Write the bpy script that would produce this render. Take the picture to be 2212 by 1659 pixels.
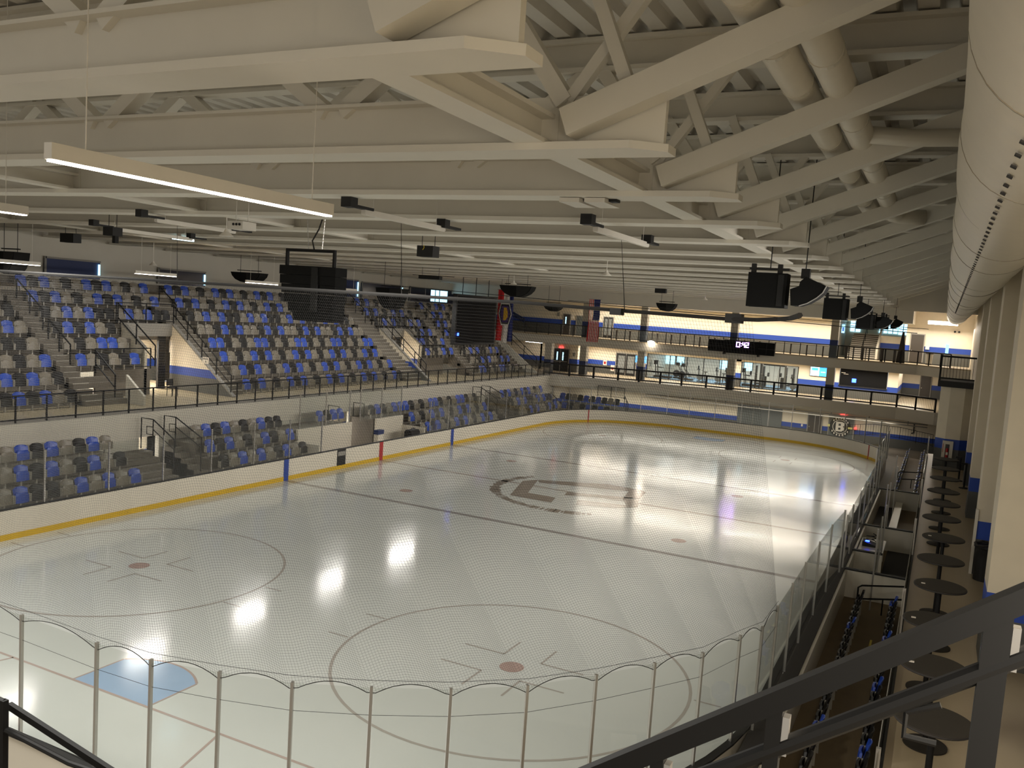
import bpy, math, random
import numpy as np
from mathutils import Vector, Matrix

for o in list(bpy.data.objects):
    bpy.data.objects.remove(o)
S = bpy.context.scene
COL = S.collection
PI = math.pi

# ------------------------------------------------------------------ camera
cam_d = bpy.data.cameras.new('camera')
cam = bpy.data.objects.new('camera', cam_d)
COL.objects.link(cam)
CAM_LOC = Vector((16.032, -9.4155, 9.1768))
YAW, PITCH, ROLL, FPX, CX, CY = 0.440491, -0.097134, -0.070139, 1835.971, 1161.478, 850.265
Rz = Matrix.Rotation(YAW, 3, 'Z'); Rx = Matrix.Rotation(PITCH, 3, 'X'); Ry = Matrix.Rotation(ROLL, 3, 'Y')
CAM_M = Rz @ Rx @ Ry                      # columns: right, forward, up
mr = Matrix((CAM_M.col[0], CAM_M.col[2], -CAM_M.col[1])).transposed()
cam.matrix_world = Matrix.Translation(CAM_LOC) @ mr.to_4x4()
cam_d.sensor_fit = 'HORIZONTAL'; cam_d.sensor_width = 36.0
cam_d.lens = FPX / 2212.0 * 36.0
cam_d.shift_x = (1106.0 - CX) / 2212.0
cam_d.shift_y = (CY - 829.5) / 2212.0
cam_d.clip_start = 0.05; cam_d.clip_end = 400
S.camera = cam

def project(p):
    d = CAM_M.transposed() @ (Vector(p) - CAM_LOC)
    if d.y < 0.1: return None
    return CX + FPX * d.x / d.y, CY - FPX * d.z / d.y, d.y

# ------------------------------------------------------------------ view, world
S.view_settings.view_transform = 'Standard'
S.view_settings.look = 'None'
S.view_settings.gamma = 1.0
S.view_settings.use_curve_mapping = False
S.view_settings.exposure = 0.6
S.cycles.transparent_max_bounces = 28
S.cycles.max_bounces = 6
S.cycles.diffuse_bounces = 3
S.cycles.glossy_bounces = 3
S.cycles.caustics_reflective = False
S.cycles.caustics_refractive = False

W = bpy.data.worlds.new('world'); S.world = W
W.use_nodes = True
bg = W.node_tree.nodes['Background']
bg.inputs[0].default_value = (1.0, 0.95, 0.86, 1)
bg.inputs[1].default_value = 0.3

# ------------------------------------------------------------------ house lights (lamps of the building, plus one added fill)
def area(name, loc, sx, sy, power, color, rot=(0, 0, 0)):
    d = bpy.data.lights.new(name, 'AREA'); d.shape = 'RECTANGLE'
    d.size = sx; d.size_y = sy; d.energy = power; d.color = color
    o = bpy.data.objects.new(name, d); COL.objects.link(o)
    o.location = loc; o.rotation_euler = rot
    return o
WARM = (1.0, 0.92, 0.79); NEUT = (1.0, 0.95, 0.88); COOL = (0.80, 0.92, 1.0)
# far end: ceiling lamps of the three levels
area('lamp_far_upper', (2, 68.7, 10.1), 36, 1.2, 1250, WARM, (math.radians(-6), 0, 0))
area('lamp_far_middle', (-2, 69.2, 5.95), 34, 1.2, 1000, WARM, (math.radians(-4), 0, 0))
area('lamp_far_lower', (-1, 65.0, 2.2), 28, 1.0, 300, WARM)
area('lamp_gym', (-2, 74.5, 5.9), 14, 3, 420, NEUT)
area('lamp_far_hall', (13.8, 75.0, 5.9), 2, 8, 110, WARM)
area('lamp_far_stairs', (9.5, 76.5, 11.0), 4, 3, 130, COOL)
# near end: lamps over the concourse behind the camera
area('lamp_near_upper', (8, -14.0, 10.4), 26, 2.0, 500, WARM, (math.radians(8), 0, 0))
area('lamp_near_right', (17.2, -6.5, 9.9), 1.2, 5, 300, WARM, (math.radians(30), 0, 0))
# added fill light under the big duct, brightens the rink and left fascia
rw = area('fill_right_side', (15.9, 33, 9.7), 0.6, 46, 1500, NEUT, (0, math.radians(66), 0)); rw.data.spread = math.radians(105)
# hall behind the two seating entrances
area('lamp_entrance', (-25.6, 23.2, 6.1), 1.5, 3, 650, WARM)
area('lamp_entrance', (-25.6, 46.4, 6.1), 1.5, 3, 650, WARM)
area('lamp_tunnel', (-18.3, 18.1, 2.3), 1, 1, 120, NEUT)
area('lamp_tunnel', (-18.3, 31.6, 2.3), 1, 1.6, 140, NEUT)

# ------------------------------------------------------------------ helpers
def lin(c):
    return tuple(((v / 255.0) / 12.92 if v <= 10 else (((v / 255.0) + 0.055) / 1.055) ** 2.4) for v in c)

class MB:
    def __init__(s): s.v = []; s.f = []; s.m = []
    def add(s, vs, fs, mi=0):
        b = len(s.v); s.v.extend([tuple(p) for p in vs])
        for f in fs: s.f.append(tuple(b + i for i in f)); s.m.append(mi)
        return s
    def box(s, x0, x1, y0, y1, z0, z1, mi=0):
        vs = [(x0, y0, z0), (x1, y0, z0), (x1, y1, z0), (x0, y1, z0), (x0, y0, z1), (x1, y0, z1), (x1, y1, z1), (x0, y1, z1)]
        return s.add(vs, [(0, 3, 2, 1), (4, 5, 6, 7), (0, 1, 5, 4), (1, 2, 6, 5), (2, 3, 7, 6), (3, 0, 4, 7)], mi)
    def bar(s, p, q, w, h, up=(0, 0, 1), mi=0):
        p = Vector(p); q = Vector(q); d = (q - p).normalized(); u = Vector(up)
        if abs(d.dot(u)) > 0.98: u = Vector((0, 1, 0))
        a = d.cross(u).normalized(); b = a.cross(d).normalized()
        a *= w / 2; b *= h / 2
        vs = [p - a - b, p + a - b, p + a + b, p - a + b, q - a - b, q + a - b, q + a + b, q - a + b]
        return s.add(vs, [(0, 1, 2, 3), (7, 6, 5, 4), (0, 4, 5, 1), (1, 5, 6, 2), (2, 6, 7, 3), (3, 7, 4, 0)], mi)
    def tube(s, p, q, r, n=8, mi=0, r2=None):
        return s.path([p, q], r, n, mi, r2)
    def path(s, pts, r, n=8, mi=0, r2=None, closed=False):
        pts = [Vector(p) for p in pts]; k = len(pts); vs = []; fs = []; prev = None
        for i, p in enumerate(pts):
            if closed: d = (pts[(i + 1) % k] - pts[i - 1])
            else: d = pts[min(i + 1, k - 1)] - pts[max(i - 1, 0)]
            d.normalize()
            if prev is None:
                u = Vector((0, 0, 1)) if abs(d.z) < 0.95 else Vector((1, 0, 0))
                a = d.cross(u).normalized()
            else:
                a = (prev - d * prev.dot(d)).normalized()
            prev = a; b = d.cross(a)
            rr = r if r2 is None else r + (r2 - r) * i / (k - 1)
            for j in range(n):
                t = 2 * PI * j / n
                vs.append(p + a * (rr * math.cos(t)) + b * (rr * math.sin(t)))
        for i in range(k if closed else k - 1):
            i2 = (i + 1) % k
            for j in range(n):
                j2 = (j + 1) % n
                fs.append((i * n + j, i * n + j2, i2 * n + j2, i2 * n + j))
        if not closed:
            fs.append(tuple(range(n - 1, -1, -1))); fs.append(tuple((k - 1) * n + j for j in range(n)))
        return s.add(vs, fs, mi)
    def prism(s, poly, vec, mi=0):
        n = len(poly); v = Vector(vec); vs = [Vector(p) for p in poly] + [Vector(p) + v for p in poly]
        fs = [tuple(range(n - 1, -1, -1)), tuple(range(n, 2 * n))]
        for i in range(n):
            j = (i + 1) % n; fs.append((i, j, n + j, n + i))
        return s.add(vs, fs, mi)
    def lathe(s, prof, c, n=24, mi=0):
        vs = []; fs = []
        for r, z in prof:
            for j in range(n):
                t = 2 * PI * j / n; vs.append((c[0] + r * math.cos(t), c[1] + r * math.sin(t), c[2] + z))
        k = len(prof)
        for i in range(k - 1):
            for j in range(n):
                j2 = (j + 1) % n; fs.append((i * n + j, i * n + j2, (i + 1) * n + j2, (i + 1) * n + j))
        fs.append(tuple(range(n - 1, -1, -1))); fs.append(tuple((k - 1) * n + j for j in range(n)))
        return s.add(vs, fs, mi)
    def quad(s, a, b, c, d, mi=0): return s.add([a, b, c, d], [(0, 1, 2, 3)], mi)
    def shell(s, fn, nu, nv, t, mi=0):
        # closed thin shell: fn(u, v) -> (point, normal)
        A = []; B = []
        for i in range(nu + 1):
            for j in range(nv + 1):
                p, nrm = fn(i / nu, j / nv); A.append(Vector(p)); B.append(Vector(p) + Vector(nrm) * t)
        N = len(A); fs = []; w = nv + 1
        for i in range(nu):
            for j in range(nv):
                a = i * w + j
                fs.append((a, a + 1, a + w + 1, a + w)); fs.append((N + a, N + a + w, N + a + w + 1, N + a + 1))
        ring = [j for j in range(w)] + [i * w + nv for i in range(1, nu + 1)] + [nu * w + j for j in range(nv - 1, -1, -1)] + [i * w for i in range(nu - 1, 0, -1)]
        for i in range(len(ring)):
            a = ring[i]; b = ring[(i + 1) % len(ring)]; fs.append((a, N + a, N + b, b))
        return s.add(A + B, fs, mi)
    def mesh(s, name, mats, origin=(0, 0, 0), smooth=False):
        me = bpy.data.meshes.new(name)
        ox, oy, oz = origin
        me.from_pydata([(x - ox, y - oy, z - oz) for x, y, z in s.v], [], s.f)
        for m in mats: me.materials.append(m)
        if len(mats) > 1: me.polygons.foreach_set('material_index', s.m)
        if smooth: me.polygons.foreach_set('use_smooth', [True] * len(s.f))
        me.update(); return me
    def build(s, name, mats, parent=None, smooth=False, origin=None):
        if not isinstance(mats, (list, tuple)): mats = [mats]
        if origin is None:
            origin = abs_loc(parent) if parent is not None else (0, 0, 0)
        o = bpy.data.objects.new(name, s.mesh(name, mats, origin, smooth)); COL.objects.link(o)
        if parent is not None:
            o.parent = parent
            ab = abs_loc(parent); o.location = Vector(origin) - ab
        else: o.location = origin
        return o

def abs_loc(o):
    p = Vector((0, 0, 0))
    while o is not None: p = p + o.location; o = o.parent
    return p

def tag(o, label, cat, group=None, kind=None):
    o['label'] = label; o['category'] = cat
    if group: o['group'] = group
    if kind: o['kind'] = kind
    return o
def thing(name, loc, label, cat, group=None):
    o = bpy.data.objects.new(name, None); COL.objects.link(o); o.location = loc
    o.empty_display_size = 0.2
    return tag(o, label, cat, group)
def struct(o, label=None):
    o['kind'] = 'structure'
    if label: o['label'] = label
    return o
def copy_tree(o, parent=None):
    c = o.copy(); COL.objects.link(c)
    if parent is not None: c.parent = parent
    for ch in list(o.children): copy_tree(ch, c)
    return c
ORD = ['first', 'second', 'third', 'fourth', 'fifth', 'sixth', 'seventh', 'eighth', 'ninth', 'tenth', 'eleventh', 'twelfth', 'thirteenth',
       'fourteenth', 'fifteenth', 'sixteenth', 'seventeenth', 'eighteenth', 'nineteenth', 'twentieth', 'twenty-first', 'twenty-second',
       'twenty-third', 'twenty-fourth', 'twenty-fifth', 'twenty-sixth', 'twenty-seventh', 'twenty-eighth', 'twenty-ninth', 'thirtieth']

# ------------------------------------------------------------------ materials
def mat(name, rgb, rough=0.6, metal=0.0, var=0.06, scale=3.0, spec=0.5, bump=0.0, emit=None, estr=0.0):
    m = bpy.data.materials.new(name); m.use_nodes = True
    nt = m.node_tree; b = nt.nodes['Principled BSDF']
    c = lin(rgb)
    b.inputs['Roughness'].default_value = rough; b.inputs['Metallic'].default_value = metal
    b.inputs['Specular IOR Level'].default_value = spec
    geo = nt.nodes.new('ShaderNodeNewGeometry')
    nz = nt.nodes.new('ShaderNodeTexNoise'); nz.inputs['Scale'].default_value = scale; nz.inputs['Detail'].default_value = 3
    nt.links.new(geo.outputs['Position'], nz.inputs['Vector'])
    mx = nt.nodes.new('ShaderNodeMix'); mx.data_type = 'RGBA'
    mx.inputs[6].default_value = tuple(v * (1 - var) for v in c) + (1,)
    mx.inputs[7].default_value = tuple(min(1, v * (1 + var)) for v in c) + (1,)
    nt.links.new(nz.outputs['Fac'], mx.inputs[0]); nt.links.new(mx.outputs[2], b.inputs['Base Color'])
    if bump > 0:
        bp = nt.nodes.new('ShaderNodeBump'); bp.inputs['Strength'].default_value = bump; bp.inputs['Distance'].default_value = 0.02
        nt.links.new(nz.outputs['Fac'], bp.inputs['Height']); nt.links.new(bp.outputs['Normal'], b.inputs['Normal'])
    if emit:
        b.inputs['Emission Color'].default_value = lin(emit) + (1,); b.inputs['Emission Strength'].default_value = estr
    return m

def banded(name, z0, z1, top=(226, 214, 192), mid=(38, 70, 158), low=(86, 86, 82)):
    """painted block wall: light above, blue stripe from z0 to z1, grey wainscot below"""
    m = bpy.data.materials.new(name); m.use_nodes = True
    nt = m.node_tree; b = nt.nodes['Principled BSDF']; b.inputs['Roughness'].default_value = 0.55
    geo = nt.nodes.new('ShaderNodeNewGeometry'); sep = nt.nodes.new('ShaderNodeSeparateXYZ')
    nt.links.new(geo.outputs['Position'], sep.inputs[0])
    def gt(v):
        n = nt.nodes.new('ShaderNodeMath'); n.operation = 'GREATER_THAN'; n.inputs[1].default_value = v
        nt.links.new(sep.outputs[2], n.inputs[0]); return n
    a = nt.nodes.new('ShaderNodeMix'); a.data_type = 'RGBA'; c = nt.nodes.new('ShaderNodeMix'); c.data_type = 'RGBA'
    a.inputs[6].default_value = lin(low) + (1,); a.inputs[7].default_value = lin(mid) + (1,)
    c.inputs[7].default_value = lin(top) + (1,)
    nt.links.new(gt(z0).outputs[0], a.inputs[0]); nt.links.new(a.outputs[2], c.inputs[6]); nt.links.new(gt(z1).outputs[0], c.inputs[0])
    nz = nt.nodes.new('ShaderNodeTexNoise'); nz.inputs['Scale'].default_value = 2.5
    nt.links.new(geo.outputs['Position'], nz.inputs['Vector'])
    h = nt.nodes.new('ShaderNodeMapRange'); h.inputs[3].default_value = 0.92; h.inputs[4].default_value = 1.05
    nt.links.new(nz.outputs['Fac'], h.inputs[0])
    mu = nt.nodes.new('ShaderNodeMix'); mu.data_type = 'RGBA'; mu.blend_type = 'MULTIPLY'; mu.inputs[0].default_value = 1
    nt.links.new(c.outputs[2], mu.inputs[6]); nt.links.new(h.outputs[0], mu.inputs[7])
    nt.links.new(mu.outputs[2], b.inputs['Base Color'])
    return m

def glass_mat(name, tint=(0.95, 0.96, 0.95), blend=0.22, rough=0.03, haze=0.0):
    m = bpy.data.materials.new(name); m.use_nodes = True
    nt = m.node_tree; nt.nodes.remove(nt.nodes['Principled BSDF'])
    out = nt.nodes['Material Output']
    tr = nt.nodes.new('ShaderNodeBsdfTransparent'); tr.inputs[0].default_value = tint + (1,)
    gl = nt.nodes.new('ShaderNodeBsdfGlossy'); gl.inputs['Roughness'].default_value = rough
    lw = nt.nodes.new('ShaderNodeLayerWeight'); lw.inputs[0].default_value = 0.5
    pw = nt.nodes.new('ShaderNodeMath'); pw.operation = 'POWER'; pw.inputs[1].default_value = 4.0
    ml = nt.nodes.new('ShaderNodeMath'); ml.operation = 'MULTIPLY_ADD'; ml.inputs[1].default_value = blend * 2.2; ml.inputs[2].default_value = 0.035
    nt.links.new(lw.outputs['Facing'], pw.inputs[0]); nt.links.new(pw.outputs[0], ml.inputs[0])
    mx = nt.nodes.new('ShaderNodeMixShader')
    nt.links.new(ml.outputs[0], mx.inputs[0]); nt.links.new(tr.outputs[0], mx.inputs[1]); nt.links.new(gl.outputs[0], mx.inputs[2])
    last = mx
    if haze > 0:
        df = nt.nodes.new('ShaderNodeBsdfDiffuse'); df.inputs[0].default_value = (0.75, 0.72, 0.66, 1)
        m2 = nt.nodes.new('ShaderNodeMixShader'); m2.inputs[0].default_value = haze
        nt.links.new(mx.outputs[0], m2.inputs[1]); nt.links.new(df.outputs[0], m2.inputs[2]); last = m2
    nt.links.new(last.outputs[0], out.inputs['Surface'])
    return m

def emis(name, rgb, strength):
    m = bpy.data.materials.new(name); m.use_nodes = True
    nt = m.node_tree; b = nt.nodes['Principled BSDF']
    b.inputs['Base Color'].default_value = lin(rgb) + (1,)
    b.inputs['Emission Color'].default_value = lin(rgb) + (1,); b.inputs['Emission Strength'].default_value = strength
    return m

def ice_material():
    m = bpy.data.materials.new('ice'); m.use_nodes = True
    nt = m.node_tree; b = nt.nodes['Principled BSDF']
    geo = nt.nodes.new('ShaderNodeNewGeometry')
    n1 = nt.nodes.new('ShaderNodeTexNoise'); n1.inputs['Scale'].default_value = 0.35; n1.inputs['Detail'].default_value = 6
    n2 = nt.nodes.new('ShaderNodeTexNoise'); n2.inputs['Scale'].default_value = 6.0; n2.inputs['Detail'].default_value = 5
    for n in (n1, n2): nt.links.new(geo.outputs['Position'], n.inputs['Vector'])
    mx = nt.nodes.new('ShaderNodeMix'); mx.data_type = 'RGBA'
    mx.inputs[6].default_value = (0.60, 0.625, 0.60, 1); mx.inputs[7].default_value = (0.69, 0.705, 0.665, 1)
    nt.links.new(n1.outputs['Fac'], mx.inputs[0]); nt.links.new(mx.outputs[2], b.inputs['Base Color'])
    r = nt.nodes.new('ShaderNodeMapRange'); r.inputs[1].default_value = 0.3; r.inputs[2].default_value = 0.7
    r.inputs[3].default_value = 0.09; r.inputs[4].default_value = 0.17
    nt.links.new(n1.outputs['Fac'], r.inputs[0]); nt.links.new(r.outputs[0], b.inputs['Roughness'])
    bp = nt.nodes.new('ShaderNodeBump'); bp.inputs['Strength'].default_value = 0.10; bp.inputs['Distance'].default_value = 0.01
    nt.links.new(n2.outputs['Fac'], bp.inputs['Height']); nt.links.new(bp.outputs['Normal'], b.inputs['Normal'])
    b.inputs['Specular IOR Level'].default_value = 0.6
    return m

STRIP = (1.0, 0.985, 0.93)
M = {}
M['ice'] = ice_material()
def under_ice(name, rgb): return mat(name, rgb, 0.13, 0, 0.10, 1.5, 0.6, 0.05)
M['ice_red'] = under_ice('ice_red', (182, 164, 156)); M['ice_blue'] = under_ice('ice_blue', (156, 152, 148))
M['ice_line'] = under_ice('ice_line', (174, 168, 160))
M['ice_crease'] = under_ice('ice_crease', (160, 186, 216)); M['ice_dark'] = under_ice('ice_dark', (146, 137, 127))
M['ice_dot'] = under_ice('ice_dot', (176, 152, 144))
M['steel'] = mat('painted_steel', (232, 226, 212), 0.55, 0, 0.05, 1.2)
M['deck'] = mat('roof_deck', (222, 216, 204), 0.55, 0, 0.08, 2.0)
M['duct'] = mat('duct_skin', (222, 214, 196), 0.42, 0, 0.05, 4.0)
M['duct_seam'] = mat('duct_seam', (150, 140, 120), 0.5)
M['black'] = mat('black_paint', (17, 16, 15), 0.6, 0, 0.1)
M['rail'] = mat('rail_black', (13, 12, 11), 0.6, 0, 0.1, 3, 0.3)
M['rubber'] = mat('rubber', (38, 34, 31), 0.75)
M['board'] = mat('board_white', (214, 206, 190), 0.35, 0, 0.04, 1.0)
M['yellow'] = mat('kick_yellow', (206, 168, 40), 0.4, 0, 0.08)
M['red'] = mat('stripe_red', (168, 36, 40), 0.45); M['blue'] = mat('stripe_blue', (28, 62, 150), 0.45)
M['alu'] = mat('aluminium', (196, 192, 186), 0.28, 0.85, 0.04)
M['glass'] = glass_mat('rink_glass', haze=0.012)
M['glass_rail'] = glass_mat('rail_glass', (0.88, 0.89, 0.88), 0.08, 0.02, 0.01)
M['glass_guard'] = glass_mat('guard_glass', (0.72, 0.71, 0.68), 0.05, 0.05, 0.0)
M['concrete'] = mat('concrete', (108, 101, 90), 0.7, 0, 0.12, 2.2, 0.4, 0.1)
M['floor'] = mat('polished_floor', (176, 160, 132), 0.35, 0, 0.10, 1.4, 0.5)
M['floor_brown'] = mat('rubber_floor', (112, 94, 66), 0.7, 0, 0.12, 2.0)
M['wall_grey'] = mat('wall_grey', (204, 198, 184), 0.6, 0, 0.05, 1.0)
M['wall_white'] = mat('wall_white', (212, 202, 184), 0.6, 0, 0.05, 1.0)
M['grey_paint'] = mat('grey_paint', (140, 136, 128), 0.55)
M['door_dark'] = mat('door_dark', (66, 60, 54), 0.45)
M['door_grey'] = mat('door_grey', (92, 96, 94), 0.5)
M['seat_blue'] = mat('seat_blue', (34, 72, 172), 0.32, 0, 0.06)
M['seat_black'] = mat('seat_black', (18, 16, 15), 0.45, 0, 0.08, 3, 0.35)
M['seat_grey'] = mat('seat_grey', (124, 116, 102), 0.34, 0, 0.06)
M['bracket'] = mat('seat_bracket', (168, 162, 150), 0.4, 0.2)
M['speaker'] = mat('speaker_black', (14, 14, 13), 0.8, 0, 0.12, 30, 0.25)
M['speaker_grill'] = mat('speaker_grill', (24, 24, 23), 0.8, 0.0, 0.2, 60)
M['white_body'] = mat('fixture_white', (226, 220, 208), 0.4)
M['lamp_on'] = emis('lamp_lit', (255, 240, 222), 16.0)
M['lamp_cool'] = emis('lamp_cool', (190, 240, 255), 6.0)
M['table'] = mat('table_black', (46, 42, 37), 0.6, 0, 0.10, 8, 0.3)
M['net'] = mat('net_cord', (30, 28, 26), 0.9)
M['screen'] = mat('screen_black', (9, 9, 10), 0.75, 0, 0.05, 3, 0.2)
M['led_blue'] = emis('led_blue', (40, 70, 255), 9.0)
M['led_violet'] = emis('led_violet', (206, 150, 255), 9.0)
M['tv'] = emis('tv_blue', (60, 150, 235), 1.4); M['tv_light'] = emis('tv_pale', (190, 226, 250), 1.4)
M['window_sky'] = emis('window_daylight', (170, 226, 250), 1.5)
M['window_dark'] = mat('window_dark', (16, 26, 54), 0.15, 0, 0.05)
M['navy'] = mat('navy_panel', (22, 42, 92), 0.5)
M['sign_red'] = emis('exit_red', (255, 70, 66), 2.2)
M['sign_blue'] = emis('sign_blue', (120, 190, 240), 0.9)
M['yellow_tape'] = mat('yellow_tape', (214, 190, 60), 0.5)
M['flag_red'] = mat('flag_red', (190, 34, 36), 0.8); M['flag_white'] = mat('flag_white', (208, 200, 190), 0.8)
M['flag_blue'] = mat('flag_blue', (24, 34, 92), 0.8); M['flag_gold'] = mat('flag_gold', (204, 158, 40), 0.8)
M['flag_purple'] = mat('flag_purple', (66, 44, 96), 0.8)
M['paper'] = mat('paper_sign', (222, 214, 200), 0.6); M['paper_yellow'] = mat('paper_yellow', (224, 220, 140), 0.6)
M['ext_red'] = mat('extinguisher_red', (170, 28, 30), 0.35)
M['teal'] = mat('teal_floor', (120, 160, 190), 0.4)
M['door_lite'] = mat('door_lite', (120, 122, 120), 0.2)
M['w_mid'] = banded('wall_paint_middle_level', 4.20, 4.66)
M['w_up'] = banded('wall_paint_upper_level', 8.0, 8.45)
M['w_low'] = banded('wall_paint_lower_level', 0.64, 1.03)
M['pier'] = banded('pier_paint', 4.24, 4.70, top=(214, 202, 178), low=(86, 86, 82))
M['col_up'] = banded('column_paint', 8.0, 8.45, top=(176, 168, 152), mid=(26, 44, 96), low=(70, 76, 80))
M['col_mid'] = banded('column_paint_middle', 4.20, 4.66, top=(176, 168, 152), mid=(24, 40, 84), low=(58, 62, 64))
# ================================================================== SETTING
XL, XR, YN, YF, RC = -12.45, 13.2, -0.15, 61.1, 8.5
def rink(off=0.0, n=16):
    r = RC + off; pts = []
    for cx, cy, a0 in ((XR - RC, YN + RC, -90), (XR - RC, YF - RC, 0), (XL + RC, YF - RC, 90), (XL + RC, YN + RC, 180)):
        for i in range(n + 1):
            a = math.radians(a0 + 90 * i / n); pts.append((cx + r * math.cos(a), cy + r * math.sin(a)))
    return pts
def ring(mb, o0, o1, z0, z1, mi=0, n=16):
    A = rink(o0, n); B = rink(o1, n); k = len(A)
    vs = [(x, y, z0) for x, y in A] + [(x, y, z1) for x, y in A] + [(x, y, z0) for x, y in B] + [(x, y, z1) for x, y in B]
    fs = []
    for i in range(k):
        j = (i + 1) % k
        fs += [(i, k + i, k + j, j), (2 * k + i, 2 * k + j, 3 * k + j, 3 * k + i), (k + i, 3 * k + i, 3 * k + j, k + j), (i, j, 2 * k + j, 2 * k + i)]
    mb.add(vs, fs, mi)

struct(MB().box(-31, 21, -20, 86, -0.4, -0.12).build('floor', M['concrete']), 'grey concrete slab around and under the rink')
mb = MB(); P = rink(0.05); mb.prism([(x, y, -0.12) for x, y in P], (0, 0, 0.12))
ice = struct(mb.build('floor_ice', M['ice']), 'pale glossy ice sheet')
ZI = 0.004
def disc(x, y, r, n=40, z=ZI): return [(x + r * math.cos(2 * PI * i / n), y + r * math.sin(2 * PI * i / n), z) for i in range(n)]
def annulus(mb, x, y, r0, r1, a0=0, a1=360, n=72, z=ZI):
    vs = []; fs = []
    for i in range(n + 1):
        a = math.radians(a0 + (a1 - a0) * i / n)
        vs += [(x + r0 * math.cos(a), y + r0 * math.sin(a), z), (x + r1 * math.cos(a), y + r1 * math.sin(a), z)]
    for i in range(n): fs.append((2 * i, 2 * i + 1, 2 * i + 3, 2 * i + 2))
    mb.add(vs, fs)
def strip(mb, p, q, w, z=ZI):
    d = Vector((q[0] - p[0], q[1] - p[1], 0)).normalized(); a = Vector((-d.y, d.x, 0)) * (w / 2)
    P0 = Vector((p[0], p[1], z)); Q0 = Vector((q[0], q[1], z)); mb.add([P0 - a, Q0 - a, Q0 + a, P0 + a], [(0, 1, 2, 3)])
GL0, GL1 = 3.2, 57.76
for g, dx in ((GL0, 1), (GL1, -1)):
    mb = MB(); strip(mb, (-11.0, g), (11.5, g), 0.07); mb.build('goal_line', M['ice_red'], ice)
    mb = MB()
    for s in (-1, 1): strip(mb, (s * 3.35, g), (s * 4.3, g - 3.3 * dx), 0.06)
    mb.build('trapezoid_line', M['ice_red'], ice)
    mb = MB(); k = dx
    poly = [(-1.22, g, ZI - .001)] + [(-1.22, g + 1.37 * k, ZI - .001)] + [(1.83 * math.cos(a), g + 1.83 * math.sin(a) * k, ZI - .001) for a in [math.radians(131 - i * 82 / 14) for i in range(15)]] + [(1.22, g + 1.37 * k, ZI - .001), (1.22, g, ZI - .001)]
    if k < 0: poly = poly[::-1]
    poly = poly[::-1]
    mb.add(poly, [tuple(range(len(poly)))]); mb.build('goal_crease', M['ice_crease'], ice)
    mb = MB(); 
    strip(mb, (-1.22, g), (-1.22, g + 1.37 * k), 0.05, ZI + .001); strip(mb, (1.22, g), (1.22, g + 1.37 * k), 0.05, ZI + .001)
    annulus(mb, 0, g, 1.80, 1.86, 49 if k > 0 else -131, 131 if k > 0 else -49, 20, ZI + .001)
    mb.build('crease_line', M['ice_red'], ice)
for yb in (22.66, 38.3):
    mb = MB(); strip(mb, (XL, yb), (XR, yb), 0.30); mb.build('blue_line', M['ice_blue'], ice)
mb = MB(); strip(mb, (XL, 30.48), (XR, 30.48), 0.24); mb.build('centre_line', M['ice_line'], ice)
for sx in (-6.86, 6.86):
    for sy, inw in ((9.63, 1), (51.3, -1)):
        mb = MB(); annulus(mb, sx, sy, 4.52, 4.60); mb.build('faceoff_circle', M['ice_line'], ice)
        mb = MB(); p = disc(sx, sy, 0.32); mb.add(p, [tuple(range(len(p)))]); mb.build('faceoff_dot', M['ice_dot'], ice)
        mb = MB()
        for a in (-1, 1):
            for b in (-1, 1):
                strip(mb, (sx + a * 0.55, sy + b * 0.62), (sx + a * 1.75, sy + b * 0.62), 0.06)
                strip(mb, (sx + a * 0.55, sy + b * 0.62), (sx + a * 0.55, sy + b * 1.6), 0.06)
            for b in (-1, 1): strip(mb, (sx + a * 4.58, sy + b * 0.85), (sx + a * 5.25, sy + b * 0.85), 0.06)
        mb.build('faceoff_marks', M['ice_line'], ice)
    for sy in (24.9, 36.1):
        mb = MB(); p = disc(sx, sy, 0.32); mb.add(p, [tuple(range(len(p)))]); mb.build('faceoff_dot', M['ice_dot'], ice)
# big club mark at centre ice: a block letter B inside a broken ring of lettering-like bars
mb = MB()
def ip(u, v): return (u * 0.97 - v * 0.24, 30.2 + u * 0.24 + v * 0.97, ZI + .002)     # u across, v along the ice
for poly in ([(-3.1, -1.9), (-0.9, -2.5), (-0.9, -1.3), (-2.4, -0.9)], [(-3.1, -1.9), (-2.4, -0.9), (-2.6, 2.6), (-3.3, 1.9)], [(-2.6, 2.6), (-2.4, 1.9), (2.4, 2.2), (3.0, 2.9), (1.2, 3.5)],
             [(2.4, 2.2), (2.3, 0.4), (3.1, 0.6), (3.3, 2.4), (3.0, 2.9)], [(-0.6, 0.3), (-0.6, -0.5), (2.3, 0.0), (2.9, 0.7)], [(0.2, -1.2), (0.3, -2.4), (2.2, -2.1), (2.6, -1.2)], [(2.6, -1.2), (2.2, -2.1), (3.2, -1.4), (3.1, 0.4), (2.3, 0.2)]):
    vs = [ip(*p) for p in poly]
    ar = sum(vs[i][0] * vs[(i + 1) % len(vs)][1] - vs[(i + 1) % len(vs)][0] * vs[i][1] for i in range(len(vs)))
    if ar < 0: vs = vs[::-1]
    mb.add(vs, [tuple(range(len(vs)))])
mb.build('centre_logo', M['ice_dark'], ice)
mb = MB(); rnd = random.Random(4)
for i in range(46):
    a = math.radians(150 + i * 3.3); w = 0.05 + rnd.random() * 0.12
    c = Vector((4.35 * math.cos(a), 30.48 + 4.35 * math.sin(a), ZI)); t = Vector((-math.sin(a), math.cos(a), 0)) * w; r_ = Vector((math.cos(a), math.sin(a), 0)) * (0.16 + rnd.random() * 0.16)
    mb.add([c - t - r_, c + t - r_, c + t + r_, c - t + r_][::-1], [(0, 1, 2, 3)])
mb.build('centre_ring', M['ice_dark'], ice)

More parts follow.
